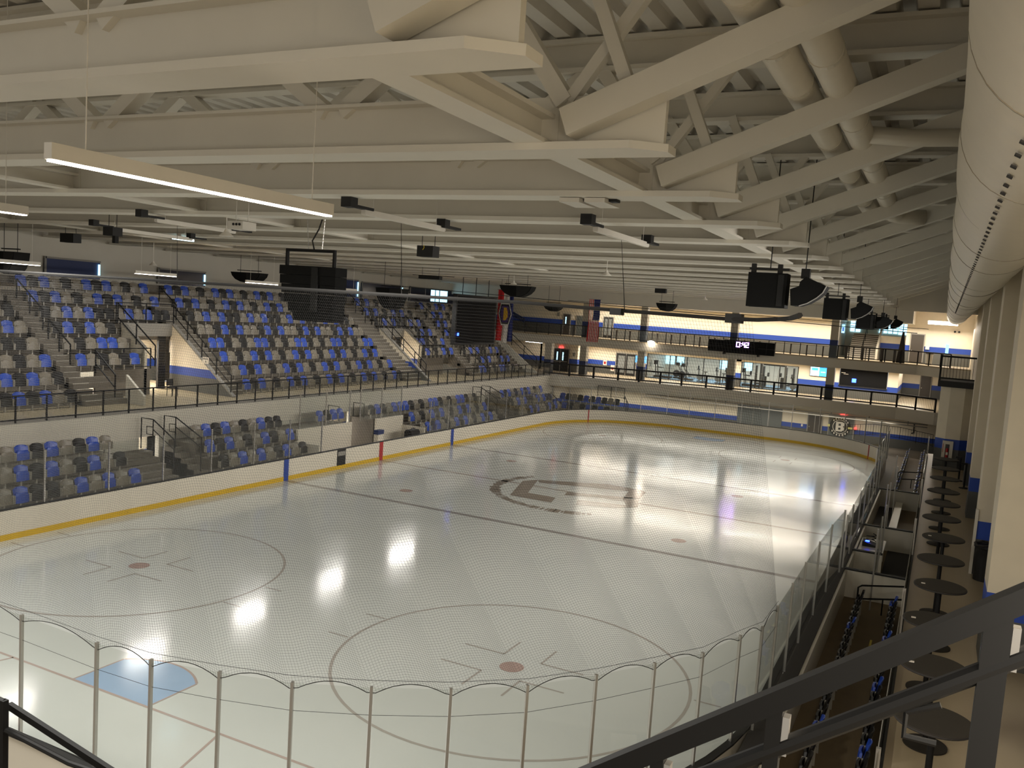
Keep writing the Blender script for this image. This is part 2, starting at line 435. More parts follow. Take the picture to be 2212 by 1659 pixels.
# ------------------------------------------------------------------ left stands: floors and walls
Z1, Z2 = 3.34, 6.95
XW = -16.6
struct(MB().box(XW - 0.25, XW, -6, 17.55, -0.1, 3.36).box(XW - 0.25, XW, 18.65, 30.5, -0.1, 3.36).box(XW - 0.25, XW, 32.85, 47.6, -0.1, 3.36).box(XW - 0.25, XW, 49.0, 63.0, -0.1, 3.36)
       .box(XW - 0.25, XW, 17.55, 18.65, 2.15, 3.36).box(XW - 0.25, XW, 30.5, 32.85, 2.2, 3.36).box(XW - 0.25, XW, 47.6, 49.0, 2.15, 3.36).build('wall_left', M['wall_grey']), 'white fascia wall under the upper stand')
struct(MB().box(XW - 0.27, XW + 0.03, -6, 63.2, 3.30, 3.44).build('trim_1', M['grey_paint']), 'dark kerb along the upper deck edge')
struct(MB().box(-22.0, XW - 0.02, -6, 63, 3.05, Z1).build('floor_upper_deck', M['floor']), 'concrete walkway in front of the upper stand')
struct(MB().box(-19.2, -19.0, 15, 52, -0.1, 3.04).box(-21, -19.0, 20, 21, -.1, 3).build('wall_tunnel', M['w_low']), 'painted wall inside the stand tunnels')
# upper terrace
XT = -18.9; DR = 0.915; HR = 0.715
def xr(r): return XT - DR * r
def zr(r): return Z1 + HR * r
mb = MB()
def terrace(y0, y1, r0=1, r1=8, base=None):
    for r in range(r0, r1):
        mb.box(xr(r) - DR, xr(r), y0, y1, (zr(r) - HR - 0.12) if base is None else base, zr(r))
V1 = (21.9, 25.1); V2 = (44.7, 47.9)
terrace(-4, 16.8); terrace(16.8, 17.6); terrace(17.6, 21.9, 3); terrace(21.9, 25.1, 5, 8)
terrace(25.1, 44.7); terrace(47.9, 52.3, 3); terrace(44.7, 47.9, 5, 8); terrace(52.3, 62.2)
struct(mb.build('floor_upper_terrace', M['concrete']), 'stepped concrete terrace of the upper stand')
mb = MB()
def aisle(y0, y1, r1=8):
    for r in range(0, r1 - 1):
        for k in range(1, 3):
            x1 = xr(r + 1) + DR * (3 - k) / 3.0
            mb.box(xr(r + 1), x1, y0, y1, zr(r), zr(r) + HR * k / 3.0)
for a in ((16.8, 17.6), (25.1, 26.5), (42.6, 44.6), (52.3, 53.6), (60.9, 62.2)): aisle(*a)
aisle(17.6, 19.0, 3)
stairs = struct(mb.build('floor_aisle_steps', M['concrete']), 'concrete aisle steps through the upper stand')
mb = MB()
for a in ((16.8, 17.6), (25.1, 26.5), (42.6, 44.6), (52.3, 53.6), (60.9, 62.2)):
    for r in range(0, 7):
        for k in range(0, 3):
            x1 = xr(r + 1) + DR * (3 - k) / 3.0 if k else xr(r)
            z = zr(r) + HR * k / 3.0
            if r or k: mb.box(x1 - 0.06, x1 + 0.004, a[0], a[1], z - 0.004, z + 0.006)
mb.build('step_nosing', M['paper'], stairs)
# entrances (vomitories): slanted side walls, hall behind
def side_wall(y, t, name, label, cut=False):
    m = MB(); pts = [(-18.5, y, Z1), (-23.3, y, Z1), (-23.3, y, 7.0), (-23.1, y, 6.93)]
    if cut: pts = [(-21.5, y, Z1), (-23.3, y, Z1), (-23.3, y, 7.0), (-21.5, y, 5.75)]
    m.prism([(p[0], p[1], p[2]) for p in pts], (0, t, 0))
    return struct(m.build(name, M['w_mid']), label)
for i, (a, b) in enumerate((V1, V2)):
    w1 = side_wall(a - 0.08, 0.16, 'wall_entrance', 'painted side wall of a stand entrance', i == 0)
    w2 = side_wall(b - 0.08, 0.16, 'wall_entrance', 'painted side wall of a stand entrance', i == 1)
    for yy, ww, x0, z0 in ((a, w1, -18.45 if i else -21.5, Z1 + 0.02 if i else 5.75), (b, w2, -21.5 if i else -18.45, 5.75 if i else Z1 + 0.02)):
        MB().bar((x0, yy, z0), (-23.2, yy, 6.98), 0.22, 0.08).build('sloped_cap', M['grey_paint'], ww)
    struct(MB().box(-27.2, -23.3, a, b, 6.35, 6.6).build('ceiling_entrance', M['wall_white']), 'ceiling of the hall behind a stand entrance')
    struct(MB().box(-23.5, -23.2, a, b, 6.3, 7.0).build('trim_2', M['grey_paint']), 'grey lintel over a stand entrance')
    struct(MB().box(-27.4, -27.2, a - 3, b + 3, Z1, 6.5).build('wall_entrance_back', M['w_mid']), 'back wall of the hall behind a stand entrance')
    struct(MB().box(-27.3, -20, a - 2, b + 2, Z1 - 0.1, Z1 + 0.005).build('floor_entrance', M['floor']), 'pale floor of a stand entrance')
    # platform wall in front of the seats beside the entrance
    y0, y1 = (19.0, a + 0.3) if i == 0 else (b - 0.3, 51.3)
    struct(MB().box(-21.65, -21.5, y0, y1, Z1, 4.72).build('wall_platform', M['concrete']), 'grey platform wall beside a stand entrance')
    d = MB().box(-23.55, -23.4, b - 0.78, b - 0.3, Z1, 6.3).build('door_' + str(i + 1), M['black']); struct(d, 'dark open door of a stand entrance')
# top concourse and back wall of the left stand
struct(MB().box(-29.2, xr(8), -6, 78, zr(8) - 0.35, zr(8) + 0.02).build('floor_top_concourse', M['concrete']), 'concourse behind the top row')
struct(MB().box(-29.6, -29.2, -8, 78, 3, 14.3).build('wall_left_back', M['wall_grey']), 'grey back wall above the top row')
# dark banner and window band in the back wall
wi = 1
for (y0, y1, z0, z1, m) in ((21.5, 24.9, 9.2, 10.16, 'navy'), (29.0, 32.8, 9.2, 10.1, 'window_dark'), (46.6, 49.3, 9.2, 10.6, 'navy'), (49.8, 55.8, 9.2, 10.5, 'window_dark'), (57.0, 66.0, 9.2, 10.5, 'window_dark')):
    w = MB().box(-29.2, -29.1, y0, y1, z0, z1).build('window_%d' % wi, M[m]); struct(w, 'dark window of the back wall'); wi += 1
    f = MB().box(-29.08, -29.03, y0 - 0.06, y0 + 0.06, z0, z1 + 0.12).box(-29.08, -29.03, y0, y1, z1, z1 + 0.1)
    f.build('window_frame', M['grey_paint'], w)
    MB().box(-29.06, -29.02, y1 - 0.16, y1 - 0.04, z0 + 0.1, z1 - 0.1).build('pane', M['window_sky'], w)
w = MB().box(-29.2, -29.08, 60.6, 63.6, 9.35, 10.45).build('window_%d' % wi, M['window_sky']); struct(w, 'bright daylight window of the top corner'); wi += 1
MB().box(-29.07, -29.02, 62.05, 62.13, 9.35, 10.45).box(-29.07, -29.02, 61.3, 61.36, 9.35, 10.45).build('mullion', M['black'], w)
# lower left stand terrace (three rows)
mb = MB()
for (y0, y1) in ((-2, 15.2), (19.2, 25.4), (36.0, 46.6), (50.0, 58.0)):
    for r, zt in ((0, 0.72), (1, 1.30), (2, 1.88)): mb.box(-13.95 - 0.9 * r if r < 2 else XW, -13.05 - 0.9 * r, y0, y1, -0.1, zt)
mb.box(XW, -14.85, 25.6, 30.4, -0.1, 1.88).box(XW, -14.85, 32.9, 36.0, -.1, 1.88)
struct(mb.build('floor_lower_terrace', M['concrete']), 'stepped concrete terrace of the lower stand')
mb = MB()
for (y0, y1) in ((15.2, 17.5), (18.7, 19.2)):
    for k in range(7): mb.box(-16.3, -13.1 - 0.42 * k, y0, y1, -0.1, 0.35 + 0.22 * k)
for k in range(7): mb.box(-16.3, -13.1 - 0.42 * k, 46.6, 47.6, -0.1, 0.35 + 0.22 * k).box(-16.3, -13.1 - 0.42 * k, 49.0, 50.0, -0.1, 0.35 + 0.22 * k)
mb.box(-19, -13.1, 17.5, 18.7, -0.12, 0.3)
struct(mb.build('floor_lower_steps', M['concrete']), 'concrete steps of the lower stand aisles')
# players bench on the left
struct(MB().box(-14.75, -14.6, 25.9, 30.5, 0.1, 1.95).box(-14.75, -14.6, 32.9, 35.7, 0.1, 1.95).box(-14.6, -12.9, 25.6, 25.72, 0.1, 1.35).box(-14.6, -12.9, 35.6, 35.72, 0.1, 1.35)
       .build('wall_bench', M['board']), 'white wall behind the open bench')
struct(MB().box(-14.6, -12.5, 25.7, 35.6, -0.1, 0.25).build('floor_bench', M['grey_paint']), 'dark floor of the open bench')
# ------------------------------------------------------------------ right side: low floor, concourse, piers
struct(MB().box(13.8, 15.8, -2, 60, -0.12, 0.1).build('floor_right', M['floor_brown']), 'brown rubber floor beside the boards')
struct(MB().box(15.78, 15.86, -8, 36.5, 0.0, 3.34).build('wall_right_low', M['wall_grey']), 'drop wall under the right walkway')
struct(MB().box(15.84, 21, -20, 38, 3.1, Z1).build('floor_right_concourse', M['floor']), 'polished concrete walkway with bar tables')
for k, (y0, y1, x0) in enumerate(((7.7, 8.7, 17.19), (14.4, 15.3, 17.23), (21.9, 22.8, 17.26), (28.9, 29.8, 17.3))):
    struct(MB().box(x0, 19.6, y0, y1, Z1, 14.2).build('pier', M['pier']), 'painted block pier of the right wall')
struct(MB().box(18.1, 18.4, -20, 70.5, 0, 14.3).build('wall_right', M['pier']), 'painted right wall between the piers')
mb = MB(); pts = [(16.1, 33.4), (16.1, 34.6), (17.5, 34.6), (17.5, 33.4), (17.1, 33.1), (16.5, 33.1)]
mb.prism([(x, y, 0) for x, y in pts][::-1], (0, 0, 7.05))
struct(mb.build('column', M['pier']), 'broad painted column at the end of the right walkway')
struct(MB().box(15.95, 17.75, 32.9, 36.6, 7.05, 7.32).build('floor_landing', M['black']), 'dark landing on top of the column')
# lower floor walls of player boxes on the right (white, black caps)
for y, x1 in ((21.3, 15.78), (24.2, 14.78), (29.05, 15.78), (38.8, 15.78)):
    w = struct(MB().box(13.75, x1, y - 0.06, y + 0.06, 0.05, 1.05).build('wall_box', M['board']), 'white cross wall of a bench box')
    MB().box(13.72, x1, y - 0.09, y + 0.09, 1.05, 1.10).build('cap', M['black'], w)
struct(MB().box(13.72, 13.82, 4, 39, 0.05, 1.02).build('wall_board_back', M['board']), 'white back of the right boards')
struct(MB().box(14.78, 15.78, 21.4, 28.9, 0.1, 0.14).box(13.85, 14.6, 29.2, 38.7, 0.1, 0.14).build('floor_mat', M['rubber']), 'black rubber mats of the boxes')
# ------------------------------------------------------------------ far end
def low(x, z, y=66.8):
    k = (y + 9.4155) / (70 + 9.4155); return CAM_LOC.x + (x - CAM_LOC.x) * k, CAM_LOC.z + (z - CAM_LOC.z) * k
FE = [(-16.6, 62.2), (-15.0, 62.9), (-10.6, 64.0), (-5.0, 65.4), (-2.9, 66.0), (13.0, 66.2), (15.9, 64.6)]
def slab(z0, z1, pts, name, m, label, back=84):
    mb = MB(); p = [(x, y, z0) for x, y in pts] + [(19, pts[-1][1], z0), (19, back, z0), (-29.2, back, z0), (-29.2, pts[0][1], z0)]
    mb.prism(p, (0, 0, z1 - z0)); return struct(mb.build(name, m), label)
slab(2.35, Z1, FE, 'floor_far_middle', M['wall_grey'], 'middle floor slab of the far end')
slab(Z1, Z1 + 0.01, [(x, y + 0.3) for x, y in FE], 'floor_far_middle_finish', M['floor'], 'polished floor of the far concourse')
FU = [(-21.5, 66.1), (-15, 66.1), (14.2, 66.3), (15.9, 65.0), (18.2, 64.6)]
slab(6.12, Z2 - 0.1, FU, 'floor_far_upper', M['wall_grey'], 'upper floor slab of the far end')
slab(Z2 - 0.1, Z2, [(x, y + 0.12) for x, y in FU], 'floor_far_upper_finish', M['floor'], 'floor of the far upper balcony')
# lower wall
lw = struct(MB().box(-18.2, 18.2, 66.8, 67.0, -0.12, 2.4).box(-18.2, -16.4, 63.0, 63.2, -0.12, 2.4).box(-16.85, -16.6, 62.9, 66.9, -0.12, 2.4).build('wall_far_lower', M['w_low']), 'white block wall with blue stripe under the far balcony')
# middle wall with openings (gym front from -10.2 to 4.3, hall from 12.75)
mb = MB()
for x0, x1 in ((-20.5, -10.25), (-1.75, -0.95), (4.3, 7.85), (11.9, 12.75), (16.4, 18.2)): mb.box(x0, x1, 71, 71.2, Z1, 6.12)
mb.box(-10.25, 4.3, 71, 71.2, 5.75, 6.12).box(7.85, 18.2, 71, 71.2, 5.95, 6.12).box(7.85, 11.9, 71, 71.2, Z1, 4.45)
struct(mb.build('wall_far_middle', M['w_mid']), 'white wall with blue stripe of the far middle concourse')
struct(MB().box(-29.2, -20.3, 68.0, 68.2, Z1, 6.12).box(-20.5, -16.6, 68.0, 68.2, Z1, 6.12).box(-16.6, -16.4, 68, 71, Z1, 6.12).build('wall_far_corner', M['w_mid']), 'white wall behind the end stairs')
struct(MB().box(-10.6, 4.8, 78, 78.2, Z1, 6.12).box(-10.6, -10.4, 71.2, 78, Z1, 6.12).box(4.6, 4.8, 71.2, 78, Z1, 6.12).build('wall_gym', M['wall_white']), 'white walls of the exercise room')
struct(MB().box(12.5, 19, 81, 81.2, Z1, 6.12).box(12.6, 12.75, 71.2, 81, Z1, 6.12).box(16.4, 16.6, 71.2, 81, Z1, 6.12).build('wall_hall', M['w_mid']), 'painted walls of the far corridor')
# upper wall with stairs opening 7.3..13
mb = MB(); mb.box(-29.2, 7.3, 70.5, 70.7, Z2 - 0.05, 10.6).box(13.0, 18.3, 70.5, 70.7, Z2 - 0.05, 14.2)
struct(mb.build('wall_far_upper', M['w_up']), 'white wall with blue stripe behind the far upper balcony')
struct(MB().box(7.0, 13.2, 78, 78.2, Z2, 13).box(7.1, 7.3, 70.7, 78, Z2, 13).box(13.0, 13.2, 70.7, 78, Z2, 13).build('wall_stairs', M['wall_white']), 'white walls around the far stairs')
struct(MB().box(-29.2, 13.6, 64.4, 70.6, 10.22, 11.5).build('ceiling_far', M['steel']), 'grey painted soffit over the far balcony')
struct(MB().box(7, 19, 70.6, 80, 10.9, 11.1).box(13.6, 19, 64.4, 70.6, 13.2, 13.4).build('ceiling_far_stairs', M['wall_white']), 'ceiling over the far stairs')
for x, y, top, nm in ((-15.15, 66.6, 10.3, 0), (-9.3, 66.6, 10.3, 0), (-0.87, 66.6, 10.3, 0), (7.6, 66.6, 10.3, 0)):
    struct(MB().box(x - 0.31, x + 0.31, y - 0.3, y + 0.3, Z2, top).build('column', M['col_up']), 'grey column on the far upper balcony')
    struct(MB().box(x - 0.33, x + 0.33, y - 0.32, y + 0.3, Z1, Z2).build('column', M['col_mid']), 'grey column on the far middle concourse')
struct(MB().box(-18.05, -17.35, 63.8, 64.4, Z1, 6.2).build('column', M['col_mid']), 'grey column at the foot of the end stairs')
# ------------------------------------------------------------------ roof deck
mb = MB(); xs = []
pitch = 0.61; x = -30.0; prof = []
while x < 19.5:
    prof += [(x, 14.16), (x + 0.30, 14.16), (x + 0.36, 14.34), (x + 0.55, 14.34)]; x += pitch
vs = []; fs = []
for (px, pz) in prof: vs += [(px, -13, pz), (px, 72, pz)]
for i in range(len(prof) - 1): fs.append((2 * i, 2 * i + 1, 2 * i + 3, 2 * i + 2))
mb.add(vs, fs); mb.box(-30, 19.6, -13, 72, 14.42, 14.6)
struct(mb.build('ceiling', M['deck']), 'corrugated painted roof deck')
struct(MB().box(-29.6, 19, 64.2, 64.4, 11.2, 14.4).build('wall_far_gable', M['steel']), 'painted panel closing the roof space at the far end')
# ================================================================== THINGS
# ---- rink boards with glass
boards = thing('rink_boards', (0, 30.5, 0), 'white dasher boards with yellow kick plate and clear glass around the ice', 'rink boards')
mb = MB(); ring(mb, 0.0, 0.10, 0.0, 1.06); mb.build('board_panels', M['board'], boards)
mb = MB(); ring(mb, -0.02, 0.0, 0.0, 0.21); mb.build('kick_plate', M['yellow'], boards)
mb = MB(); ring(mb, -0.03, 0.13, 1.06, 1.10); mb.build('cap_rail', M['black'], boards)
MB().box(XR + 0.1, 13.74, 4.5, 39, 1.0, 1.08).build('ledge', M['rubber'], boards)
for y, m in ((22.66, 'blue'), (38.3, 'blue'), (30.48, 'red')):
    MB().box(XL - 0.002, XL + 0.025, y - 0.16, y + 0.16, 0.0, 1.06).build('line_stripe', M[m], boards)
for x, y in ((-10.72, 57.76), (12.0, 57.3)):
    a = math.atan2(y - (YF - RC), x - (XL + RC if x < 0 else XR - RC)); cx = XL + RC if x < 0 else XR - RC
    c = Vector((cx + (RC - 0.02) * math.cos(a), YF - RC + (RC - 0.02) * math.sin(a), 0)); t = Vector((-math.sin(a), math.cos(a), 0)) * 0.04; n = Vector((math.cos(a), math.sin(a), 0)) * 0.02
    MB().prism([c - t - n, c + t - n, c + t + n, c - t + n], (0, 0, 1.06)).build('line_stripe', M['red'], boards)
MB().box(XL - 0.01, XL + 0.02, 26.55, 27.25, 0.2, 1.05).build('bench_gate', M['black'], boards)
MB().box(XL + 0.02, XL + 0.03, 26.6, 27.2, 0.72, 0.95).build('gate_window', M['grey_paint'], boards)
def arc(cx, cy, r, a0, a1, n):
    return [(cx + r * math.cos(math.radians(a0 + (a1 - a0) * i / n)), cy + r * math.sin(math.radians(a0 + (a1 - a0) * i / n))) for i in range(n + 1)]
RG = RC + 0.06
posts_runs = []
left1 = [(XL - 0.06, y) for y in (5.1, 7.66, 10.23, 12.84, 15.38, 17.94, 20.5, 22.9, 25.3)]
left2 = [(XL - 0.06, y) for y in (35.62, 37.78, 40.48, 43.06, 45.87, 48.61, 51.2)] + arc(XL + RC, YF - RC, RG, 172, 96, 5)
far = [(x, YF + 0.06) for x in (-2.9, -0.7, 1.5, 3.7)] + arc(XR - RC, YF - RC, RG, 84, 8, 5)
right1 = [(XR + 0.2, y) for y in (51.0, 48.5, 46.0, 43.5, 41.0, 39.0)]
right2 = [(13.66, y) for y in (38.8, 36.6, 34.2, 31.8, 29.1, 26.6, 23.4, 21.3)]
near = [(13.62, 20.6), (13.5, 18.0), (13.45, 15.5), (13.42, 13.0), (13.42, 10.9), (13.4, 9.0), (13.36, 7.5), (13.08, 6.75), (12.68, 5.46), (12.08, 4.5), (11.4, 3.46), (10.62, 2.45), (9.68, 1.66), (8.64, 1.02), (7.55, 0.48), (6.39, 0.14), (5.2, -0.13), (3.98, -0.17), (1.94, -0.1), (-0.3, -0.1), (-2.5, -0.1)]
def glass_run(pts, top, z0=1.10, y_post=0.05):
    for i, (x, y) in enumerate(pts):
        a = pts[max(i - 1, 0)]; b = pts[min(i + 1, len(pts) - 1)]
        d = Vector((b[0] - a[0], b[1] - a[1], 0)).normalized()
        MB().bar((x, y, z0 - 0.04), (x, y, top + 0.02), 0.055, 0.045, d).build('glass_post', M['alu'], boards)
        if i + 1 < len(pts):
            p = Vector((x, y, 0)); q = Vector((pts[i + 1][0], pts[i + 1][1], 0)); e = (q - p).normalized() * 0.035; n = Vector((-e.y, e.x, 0)).normalized() * 0.006
            p += e; q -= e
            MB().prism([p - n + Vector((0, 0, z0)), q - n + Vector((0, 0, z0)), q + n + Vector((0, 0, z0)), p + n + Vector((0, 0, z0))], (0, 0, top - z0)).build('glass_pane', M['glass'], boards)
glass_run(left1, 2.98); glass_run(left2 + far + right1, 3.05); glass_run(right2, 2.92); glass_run(near, 3.22)
# glass behind the open bench and around the boxes
bg_ = thing('bench_glass', (-14.67, 30.6, 1.9), 'tall clear glass screen on posts behind the open white bench', 'glass screen')
for i, y in enumerate((26.06, 28.2, 30.3, 31.3, 33.4, 35.5)):
    MB().box(-14.70, -14.64, y - 0.025, y + 0.025, 1.9, 3.82).build('post', M['alu'], bg_)
for y0, y1 in ((26.1, 28.15), (28.25, 30.25), (31.35, 33.35), (33.45, 35.45)):
    MB().box(-14.675, -14.665, y0, y1, 1.95, 3.78).build('glass_pane', M['glass'], bg_)
bx = thing('box_glass', (14.7, 25, 1.05), 'clear glass partition with bright posts dividing the bench boxes on the right', 'glass screen')
for x, y in ((14.72, 20.2), (14.72, 22.4), (14.72, 24.7), (14.5, 29.42), (14.58, 30.1), (14.6, 35.3), (14.4, 39.3)):
    MB().box(x - 0.025, x + 0.025, y - 0.025, y + 0.025, 0.1, 2.85).build('post', M['alu'], bx)
for y0, y1 in ((20.3, 22.3), (22.5, 24.6)): MB().box(14.715, 14.725, y0, y1, 1.1, 2.8).build('glass_pane', M['glass'], bx)
# scorer's counter with a console, bench, and floor boxes
sc = thing('scorer_counter', (14.35, 26.2, 0.1), 'white counter of the scorer box beside the right boards', 'counter')
MB().box(13.85, 14.75, 24.4, 27.2, 0.86, 0.92).build('worktop', M['board'], sc); MB().box(13.9, 14.7, 24.5, 24.56, 0.1, 0.86).box(13.9, 14.7, 27.0, 27.06, 0.1, 0.86).build('side_panel', M['board'], sc)
co = thing('scoring_console', (14.15, 26.0, 0.92), 'black scoring console with blue lights on the white counter', 'control console')
MB().prism([(13.95, 25.7, 0.92), (14.45, 25.7, 0.92), (14.45, 25.7, 0.99), (13.95, 25.7, 1.12)][::-1], (0, 0.55, 0)).build('console_body', M['black'], co)
MB().box(14.05, 14.2, 25.75, 25.9, 1.105, 1.125).build('led_display', M['led_blue'], co)
kb = thing('cable_bundle', (14.2, 26.7, 0.92), 'dark coiled cable lying on the counter behind the console', 'cable')
MB().path([(14.2 + 0.18 * math.cos(t * .6), 26.7 + 0.14 * math.sin(t * .6), 0.94 + 0.012 * t) for t in range(24)], 0.018, 6).build('coil', M['black'], kb)
pb = thing('players_bench', (14.75, 33.8, 0.1), 'long pale bench inside the far bench box on the right', 'bench')
MB().box(14.62, 14.95, 29.6, 38.4, 0.48, 0.54).build('seat', M['board'], pb)
for y in (30.2, 32.6, 35, 37.6): MB().box(14.7, 14.86, y - 0.05, y + 0.05, 0.1, 0.48).build('leg', M['grey_paint'], pb)
gb = thing('equipment_box', (15.35, 23.0, 0.14), 'small white box on the black mat in the nearest bench box', 'box')
MB().box(15.2, 15.6, 22.0, 22.8, 0.14, 0.5).build('box_body', M['board'], gb); MB().box(15.18, 15.62, 21.98, 22.82, 0.5, 0.54).build('lid', M['board'], gb)
lb = thing('left_bench_seat', (-13.4, 30.6, 0.25), 'long low bench inside the open white bench area', 'bench')
MB().box(-13.6, -13.2, 26.2, 35.2, 0.62, 0.68).build('seat', M['grey_paint'], lb)
for y in (27, 29.5, 32, 34.5): MB().box(-13.5, -13.3, y - .05, y + .05, .25, .62).build('leg', M['grey_paint'], lb)
lb.name = 'players_bench'
gbag = thing('equipment_bag', (-13.0, 34.9, 0.68), 'black bag at the far end of the open white bench', 'bag')
MB().prism([(-13.5, 34.3, 0.68), (-12.95, 34.3, 0.68), (-12.95, 34.3, 1.15), (-13.05, 34.3, 1.28), (-13.4, 34.3, 1.28), (-13.5, 34.3, 1.15)][::-1], (0, 0.9, 0)).build('bag_body', M['black'], gbag)
MB().path([(-13.2, 34.5, 1.28), (-13.2, 34.6, 1.36), (-13.2, 34.9, 1.36), (-13.2, 35.0, 1.28)], 0.02, 6).build('handle', M['rubber'], gbag)
pl = thing('padded_post', (-13.2, 31.4, 0.25), 'white and blue padded post beside the bench tunnel', 'post')
MB().box(-13.35, -13.05, 30.95, 31.5, 0.25, 1.35).build('pad', M['board'], pl); MB().box(-13.36, -13.04, 30.94, 31.51, 1.35, 1.6).build('band', M['navy'], pl)

# ---- safety net with its track
TRK = [(-9.0 + i * 1.0, 0.1, 9.165 + 0.0048 * i) for i in range(0, 20)] + [(11.2, 0.1, 9.262), (12.5, 0.1, 9.246), (13.3, 0.1, 9.238), (13.8, 0.05, 9.232), (14.2, -0.15, 9.242), (14.5, -0.55, 9.262), (14.68, -1.0, 9.272), (14.82, -1.6, 9.282), (14.93, -2.1, 9.29)]
tr_ = thing('net_track', (2, 0.1, 9.25), 'long black curtain track carrying the safety net across the hall', 'net track')
MB().path(TRK, 0.024, 6).build('track_rail', M['net'], tr_)
for a_, b_ in (((5.27, 0.1, 9.21), (-9.5, 13.1, 11.32)), ((9.44, 0.1, 9.25), (3.06, 9.1, 11.3)), ((12.6, 0.1, 9.25), (7.62, 13.2, 11.3))):
    MB().tube(a_, b_, 0.006, 5).build('stay_wire', M['net'], tr_)
MB().box(13.82, 14.0, -0.02, 0.12, 9.19, 9.29).build('track_motor', M['black'], tr_); MB().box(12.44, 12.58, 0.03, 0.15, 9.19, 9.27).build('track_clamp', M['black'], tr_)
bot = [Vector((x, y, 3.20)) for x, y in near[5:]]
def along(pts, n):
    L = [0]
    for i in range(1, len(pts)): L.append(L[-1] + (pts[i] - pts[i - 1]).length)
    out = []
    for k in range(n):
        t = L[-1] * k / (n - 1); i = max(j for j in range(len(L)) if L[j] <= t + 1e-9); i = min(i, len(pts) - 2)
        f = (t - L[i]) / (L[i + 1] - L[i]); sag = 4 * f * (1 - f)
        p = pts[i].lerp(pts[i + 1], f); out.append((p.x, p.y, p.z - 0.10 + 0.19 * sag))
    return out
NT = 470; NR = 150
B_ = np.array(along(bot, NT))[::1]
topx = np.linspace(14.1, -2.6, NT); T_ = np.stack([topx, np.full(NT, 0.07), np.where(topx > 11, 9.222, 9.232 - 0.0045 * (11 - topx))], 1)
def net_pt(iu, s):
    p = B_[iu] * (1 - s) + T_[iu] * s
    w = 0.05 * np.sin(iu * 0.105 + 3 * s) * np.sin(np.pi * s)
    return p + np.array([0.3 * w, w, 0.0])
net = thing('safety_net', (6, 0.2, 6.2), 'fine black safety netting hanging from the track to the near glass', 'net')
def strands(curves, r):
    V = []; F = []; base = 0
    for c in curves:
        c = np.asarray(c); k = len(c); d = np.gradient(c, axis=0); d /= np.linalg.norm(d, axis=1)[:, None]
        n1 = np.cross(d, np.array([0.35, -0.93, 0.1])); n1 /= np.linalg.norm(n1, axis=1)[:, None]; n2 = np.cross(d, n1)
        for j in range(3):
            a = 2 * PI * j / 3; V.append(c + r * (math.cos(a) * n1 + math.sin(a) * n2))
        for i in range(k - 1):
            for j in range(3):
                j2 = (j + 1) % 3; F.append((base + j * k + i, base + j * k + i + 1, base + j2 * k + i + 1, base + j2 * k + i))
        base += 3 * k
    return np.concatenate(V), F
cur = [[net_pt(i, s) for s in np.linspace(0, 1, 15)] for i in range(0, NT)]
cur += [[net_pt(i, s) for i in list(range(0, NT, 6)) + [NT - 1]] for s in np.linspace(0, 1, NR)]
V, F = strands(cur, 0.0013)
me = bpy.data.meshes.new('net_mesh'); me.from_pydata((V - np.array([6, 0.2, 6.2])).tolist(), [], F); me.materials.append(M['net'])
o = bpy.data.objects.new('netting', me); COL.objects.link(o); o.parent = net; o['kind'] = 'stuff'
MB().path(along(bot, 160), 0.007, 5).build('hem_rope', M['net'], net)
MB().path([p + Vector((0, 0, -0.42)) for p in bot], 0.004, 4).build('lower_cord', M['net'], net)
MB().path([p + Vector((0, 0, 0.14)) for p in bot], 0.004, 4).build('upper_cord', M['net'], net)

# ---- roof trusses
def ty(k): return -2.83 + 4.07 * k
def make_truss():
    t = thing('roof_truss', (-8, 0, 11.29), 'x', 'roof truss', 'steel roof trusses')
    mb = MB(); mb.prism([(-28.9, -0.36, 11.29), (12.2, -0.36, 11.29), (12.62, -0.05, 11.29), (12.62, 0.28, 11.29), (-28.9, 0.28, 11.29)], (0, 0, 0.10))
    mb.box(-28.9, 10.4, -0.06, 0.0, 11.39, 11.98); mb.box(-28.9, 10.4, -0.26, 0.2, 11.98, 12.03)
    mb.build('bottom_chord', M['steel'], t)
    MB().box(10.4, 12.56, -0.08, 0.02, 11.39, 12.03).build('gusset_plate', M['steel'], t)
    MB().bar((11.3, -0.28, 11.62), (17.6, -0.28, 14.0), 0.34, 0.36, (0, 0, 1)).build('end_diagonal', M['steel'], t)
    mb = MB(); mb.box(-28.9, 18.0, -0.22, 0.18, 13.52, 13.60); mb.box(-28.9, 18.0, -0.04, 0.0, 13.6, 14.05); mb.box(-28.9, 18.0, -0.22, 0.18, 14.05, 14.12)
    mb.build('top_chord', M['steel'], t)
    MB().bar((11.15, -0.03, 11.95), (9.95, -0.03, 13.6), 0.24, 0.24).build('web_diagonal', M['steel'], t)
    MB().bar((11.2, -0.03, 11.98), (12.4, -0.03, 13.6), 0.15, 0.15).build('web_diagonal', M['steel'], t)
    MB().bar((12.12, -0.2, 12.0), (11.42, -0.2, 13.6), 0.15, 0.17).build('web_diagonal', M['steel'], t)
    for i in range(7):
        xb = 7.3 - 5.2 * i
        MB().bar((xb + 0.15, -0.03, 11.95), (xb + 2.5, -0.03, 13.6), 0.24, 0.24).build('web_diagonal', M['steel'], t)
        MB().bar((xb - 0.15, -0.03, 11.95), (xb - 2.5, -0.03, 13.6), 0.24, 0.24).build('web_diagonal', M['steel'], t)
    return t
t0 = make_truss()
for k in range(17):
    t = t0 if k == 0 else copy_tree(t0)
    t.location = (-8, ty(k), 11.29)
    t['label'] = 'cream painted steel roof truss, %s in the row counting away from the camera' % ORD[k]
    if k == 0: t['label'] = 'cream painted steel roof truss nearest the camera, largest in the picture'
